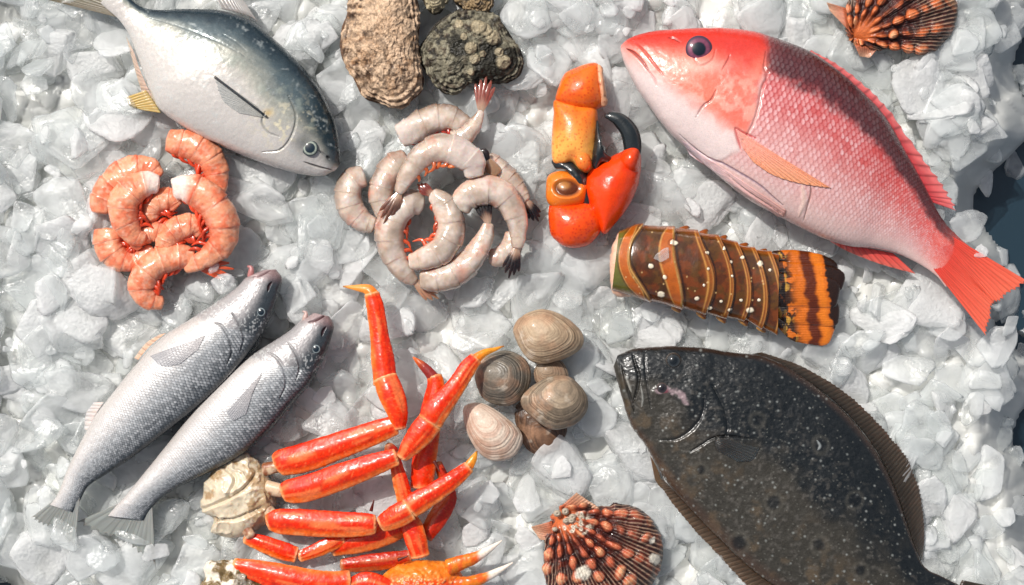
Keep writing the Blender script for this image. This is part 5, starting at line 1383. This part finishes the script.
# ---------------------------------------------------------------- shrimp
M_SHR_R = mat_col("raw_shrimp", gain=.8, rough=0.18, sss=0.75, sss_scale=0.006, coat=0.7, coat_rough=0.06, bump=0.22, bump_scale=300, var=0.08, trans=.12)
M_SHR_C = mat_col("cooked_shrimp", gain=.9, rough=0.3, sss=0.35, sss_scale=0.004, coat=0.5, coat_rough=0.12, bump=0.3, bump_scale=380, var=0.12)
def shrimp(pts, z, cooked, label, seed, tail=None, legs=True, inner=1, white=0, group=None, legcol=None):
    t = thing("shrimp", label, "shrimp", pts[len(pts) // 2][0], pts[len(pts) // 2][1], group=group)
    mat = M_SHR_C if cooked else M_SHR_R
    ns = 5.6
    def rm(U, TH):
        q = (U * ns) % 1
        out = .5 - .5 * np.cos(TH) * inner                    # the outer side of the curl carries the plate edges
        return ((1.28 - .30 * U) if cooked else (1.24 - .36 * U)) * (1 + (.09 * q ** 2 - .03) * out + .05 * np.sin(3 * TH + U * 7)) 
    def paint(L):
        px, py, u, n = L["px"], L["py"], L["u"], L["n"] * inner
        a = fbm(px / 8, py / 8, seed, 4); b = fbm(px / 3, py / 3, seed + 1, 3)
        q = (u * ns + .06 * L["n"]) % 1
        if cooked:
            c = np.zeros(L["G"].shape) + rgb(234, 156, 118)
            c = mixc(c, rgb(220, 94, 54), sm(.38, .66, a) * .6)
            c = mixc(c, rgb(240, 190, 164), sm(.5, .75, b) * .5)
            c = mixc(c, rgb(200, 70, 40), sm(.8, .98, q) * .5 * (.3 + a))
            c = mixc(c, rgb(246, 190, 160), sm(.12, .0, q) * .5)
            c = mixc(c, rgb(200, 70, 44), sm(.35, .9, n) * .4)
        else:
            c = np.zeros(L["G"].shape) + rgb(226, 204, 186)
            c = mixc(c, rgb(240, 226, 214), sm(.4, .65, a) * .8)
            c = mixc(c, rgb(128, 92, 68), sm(.45, 1.0, -n + .5 * (a - .5)) * .7)
            c = mixc(c, rgb(168, 120, 96), sm(.9, .985, q) * .3 * a)
            c = mixc(c, rgb(214, 120, 92), sm(.55, .8, fbm(px / 14, py / 14, seed + 9, 3)) * .45)
            c = mixc(c, rgb(240, 232, 224), sm(.62, .8, b) * .35)
            c = mixc(c, rgb(176, 158, 140), sm(.5, .8, fbm(px / 20, py / 20, seed + 19, 3)) * .6)
            c = mixc(c, rgb(96, 66, 50), np.exp(-((L['th'] - (np.pi if inner > 0 else 0) + (0 if inner > 0 else 0)) / .12) ** 2) * .5 * (L['u'] < .85))
            c = mixc(c, rgb(232, 150, 116), sm(.55, 1, n) * .4)
        if white: c = mixc(c, rgb(238, 222, 212), sm(white, white * .5, u) * .9)
        return c
    o, L = tube("body", pts, z, mat, t, paint, rmod=rm, flat=.78, nu=170, nv=52, ends=(3, 3),
                disp=lambda L: 2.2 * (fbm(L["px"] / 9, L["py"] / 9, seed + 3, 4) - .5) + (.9 * (fbm(L["px"] / 3.5, L["py"] / 3.5, seed + 4, 3) - .5) if cooked else 0))
    P = np.array(pts, float)
    # swimming legs on the inner side of the curl
    if legs:
        c = catmull(P, 60); T = np.gradient(c[:, :2], axis=0); T /= np.linalg.norm(T, axis=1)[:, None] + 1e-9
        N = np.stack([-T[:, 1], T[:, 0]], 1) * inner
        rl = np.random.default_rng(seed)
        lc = rgb(206, 66, 32) if cooked else (legcol if legcol is not None else rgb(214, 110, 80))
        zb = np.interp(np.linspace(0, 1, 60), np.linspace(0, 1, len(P)), z if not np.isscalar(z) else [z] * len(P))
        for k in range(10 if cooked else 7):
            i = int(8 + k * (4.3 if cooked else 6.0) + rl.uniform(-1, 1)); r = c[i, 2]
            a = c[i, :2] + N[i] * r * .75; Ld = r * (rl.uniform(.9, 1.5) if cooked else rl.uniform(.7, 1.15))
            d1 = N[i] + T[i] * rl.uniform(.1, .9)
            b = a + d1 * Ld * .55; e = b + (N[i] * .3 + T[i] * rl.uniform(.5, 1.1)) * Ld * .6
            tube("swimmeret", [(*a, 2.4), (*b, 1.9), (*e, .6)], [zb[i] + 2, zb[i] + rl.uniform(0, 4), zb[i] - 1], mat, t, lc * rl.uniform(.75, 1.25), nu=18, nv=10, ends=(0, 0))
    if tail:
        (x, y, z0), dx, dy, Ln, tc = tail                 # base, direction, length, colour
        for k, a in enumerate((-.34, -.15, 0, .17, .36)):
            ca, sa = math.cos(a), math.sin(a); ex, ey = dx * ca - dy * sa, dx * sa + dy * ca
            l = 1.4 * Ln * (1 - .12 * abs(k - 2)); wv = 2.7 if k != 2 else 1.9
            def tp(L, tc=tc):
                c0 = mixc(np.zeros(L["G"].shape) + (rgb(214, 112, 84) if cooked else rgb(204, 160, 136)), tc, sm(.1, .5, L["u"]))
                return c0 * (.8 + .5 * vnoise(L["th"] * 3, L["u"] * 2, 3))[..., None]
            tube("tail_fan", [(x, y, 2.4), (x + ex * l * .45, y + ey * l * .45, wv), (x + ex * l * .8, y + ey * l * .8, wv * .8), (x + ex * l, y + ey * l, .7)],
                 [z0, z0 + 1 - .6 * abs(k - 2), z0 - .5 * abs(k - 2), z0 - 2], mat, t, tp, flat=.28, nu=34, nv=16, ends=(0, 0))
    return t
GC = "cooked shrimp in a pile"; GR = "raw shrimp in a pile"
pk = rgb(206, 84, 52)
shrimp([(101, 214, 7), (103, 198, 11), (114, 181, 12.5), (132, 169, 12.5), (150, 168, 10), (160, 178, 7)], [6, 7, 8, 9, 10, 10], 1, "cooked shrimp forming the outer upper left curve of the orange pile", 900, inner=1, group=GC)
shrimp([(108, 228, 10), (108, 240, 12), (114, 254, 12), (127, 262, 10), (142, 258, 8), (152, 246, 6)], [6, 7, 7, 8, 8, 9], 1, "orange cooked shrimp at the lower left rim of the orange pile", 910, inner=-1, group=GC)
shrimp([(166, 139, 8), (178, 142, 11), (194, 146, 13), (208, 156, 13), (216, 172, 11.5), (217, 188, 9), (210, 198, 6)], [12, 13, 14, 14, 13, 12, 10], 1, "topmost cooked shrimp of the orange pile, curled under the silver fish's belly", 920, inner=1, group=GC)
shrimp([(160, 185, 7), (148, 184, 10), (133, 190, 13.5), (124, 204, 14.5), (125, 221, 13.5), (134, 235, 10), (146, 240, 6)], [20, 21, 22, 22, 21, 19, 17], 1, "fat cooked shrimp with a pale neck on the left of the orange pile", 930, inner=-1, white=.22, group=GC)
shrimp([(164, 250, 8), (168, 238, 10), (180, 228, 11.5), (194, 226, 10.5), (203, 234, 8)], [14, 15, 16, 16, 15], 1, "cooked shrimp lying in the middle of the orange pile", 940, inner=1, group=GC)
shrimp([(172, 190, 8), (184, 188, 11), (201, 193, 14), (215, 207, 14.5), (223, 224, 14.5), (222, 241, 13), (210, 255, 10.5), (195, 264, 7.5), (184, 270, 4)], [24, 25, 26, 26, 25, 23, 21, 19, 17], 1,
       "largest cooked shrimp, sweeping down the right of the orange pile", 950, inner=1, white=.17, group=GC)
shrimp([(196, 258, 7), (178, 257, 11), (158, 263, 13), (145, 275, 13.5), (141, 290, 12.5), (150, 300, 10), (164, 303, 6.5)], [14, 15, 16, 16, 15, 13, 11], 1, "lowest cooked shrimp of the orange pile, curled with legs showing", 960,
       tail=((193, 264, 16), .98, .12, 30, rgb(206, 84, 48)), inner=-1, group=GC)
shrimp([(152, 222, 6), (150, 212, 9), (157, 202, 11), (170, 200, 11), (178, 208, 9)], [12, 12, 13, 13, 12], 1, "cooked shrimp deep inside the orange pile between the two pale-necked ones", 970, inner=1, group=GC)
shrimp([(130, 246, 7), (140, 236, 9), (154, 232, 10), (168, 238, 8)], [10, 11, 11, 10], 1, "small cooked shrimp showing near the lower left inside of the orange pile", 980, inner=-1, group=GC)
rngs = np.random.default_rng(12)
blk = rgb(34, 26, 26)
shrimp([(366, 176, 8), (353, 181, 11), (348, 194, 12.5), (351, 210, 13), (362, 221, 12), (376, 226, 9)], [6, 7, 8, 8, 7, 7], 0, "leftmost raw shrimp of the pale pile", 1000, legs=False, inner=-1, group=GR)
shrimp([(408, 157, 7), (396, 164, 10.5), (385, 178, 12), (380, 194, 12), (383, 210, 10), (390, 220, 6)], [12, 13, 14, 14, 13, 12], 0, "second raw shrimp from the left of the pale pile", 1010, legs=False, inner=-1, group=GR)
shrimp([(484, 158, 7), (492, 166, 11), (503, 176, 12.5), (514, 186, 11), (522, 196, 8.5), (526, 202, 6)], [8, 10, 11, 11, 11, 10], 0, "brownish raw shrimp at the far right of the pale pile, dark tail down", 1020, legs=False, tail=((526, 200, 12), .5, .86, 18, blk), group=GR)
shrimp([(398, 137, 9), (410, 131, 12), (427, 121, 13.5), (446, 118, 13), (462, 124, 11), (472, 134, 8)], [14, 16, 18, 18, 17, 16], 0, "topmost raw shrimp, pale at one end, right under the oysters", 1030, inner=1, white=.35, legcol=rgb(190, 60, 44), group=GR)
shrimp([(452, 141, 8), (463, 136, 9), (473, 127, 8), (479, 117, 5.5), (481, 110, 4.5)], [22, 23, 24, 25, 25], 0, "raw shrimp tail with a rosy fan pointing up at the dark oyster", 1035, legs=False, tail=((480.5, 112, 25), .16, -.99, 27, rgb(158, 82, 70)), group=GR)
shrimp([(516, 232, 8), (512, 246, 10), (500, 256, 11), (488, 256, 8)], [10, 11, 12, 12], 0, "short raw shrimp stub at the lower right of the pale pile", 1040, legs=False, group=GR)
shrimp([(424, 206, 8), (411, 203, 12), (397, 212, 13.5), (390, 228, 14), (390, 246, 13.5), (397, 263, 12), (408, 276, 9), (416, 283, 5)], [16, 18, 19, 19, 18, 16, 14, 13], 0,
       "raw shrimp curving down the lower left of the pale pile", 1050, inner=-1, tail=((414, 281, 13), .80, .58, 22, rgb(190, 140, 112)), legcol=rgb(220, 90, 50), group=GR)
shrimp([(419, 279, 7), (432, 279, 10.5), (450, 275, 12.5), (467, 264, 13), (479, 249, 11.5), (486, 234, 9), (489, 222, 6)], [18, 19, 20, 21, 22, 23, 24], 0, "lowest raw shrimp of the pale pile, dark tail pointing up", 1060,
       legs=False, inner=-1, tail=((488.5, 224, 26), -.28, -.96, 23, blk), group=GR)
shrimp([(431, 193, 5), (440, 200, 9), (448, 212, 12), (451, 228, 13.5), (446, 243, 14), (434, 254, 14), (419, 260, 11.5), (408, 262, 8)], [26, 27, 28, 28, 28, 27, 26, 24], 0, "raw shrimp curled in the centre of the pale pile with a small red tail", 1070,
       inner=1, tail=((433, 195, 27), -.80, -.55, 14, rgb(140, 60, 50)), legcol=rgb(222, 90, 50), group=GR)
shrimp([(459, 212, 8), (464, 200, 11), (478, 191, 13), (495, 191, 13.5), (508, 202, 13), (516, 218, 11.5), (518, 236, 9), (517, 249, 5.5)], [26, 27, 28, 28, 27, 26, 25, 24], 0, "large raw shrimp on the right of the pale pile with a black tail", 1080,
       inner=-1, tail=((517, 247, 25), -.26, .97, 23, blk), legs=False, group=GR)
shrimp([(475, 178, 7), (472, 163, 11), (459, 153, 13.5), (441, 148, 13.5), (424, 154, 12.5), (411, 169, 10.5), (402, 186, 7.5), (399, 194, 5)], [33, 34, 35, 35, 34, 33, 31, 30], 0, "whitest raw shrimp, arched across the top of the pale pile", 1090,
       inner=-1, white=.5, tail=((400, 192, 31), -.45, .89, 26, rgb(110, 76, 62)), legcol=rgb(236, 120, 66), group=GR)
for (x, y, dx, dy) in [(485, 156, .55, .4), (500, 160, .6, .5)]:
    pass
tt = thing("shrimp", "dark tail fan of a raw shrimp lying on the upper right of the pale pile", "shrimp", 490, 160, group=GR)
tube("body", [(498, 175, 7), (492, 168, 7), (486, 160, 5)], [20, 22, 23], M_SHR_R, tt, rgb(176, 140, 110), nu=40, nv=24)
for k, a in enumerate((-.5, -.2, .1, .4)):
    dx, dy = math.cos(2.55 + math.pi + a) , math.sin(2.55 + math.pi + a)
    tube("tail_fan", [(488, 163, 2.5), (488 + dx * -8, 163 + dy * 8 - 4, 3.6), (488 - 15 * math.cos(.45 + a * .6), 163 - 15 * math.sin(.45 + a * .6), 1)], [24, 25, 23], M_SHR_R, tt, blk * 1.3, flat=.4, nu=26, nv=14, ends=(0, 0))
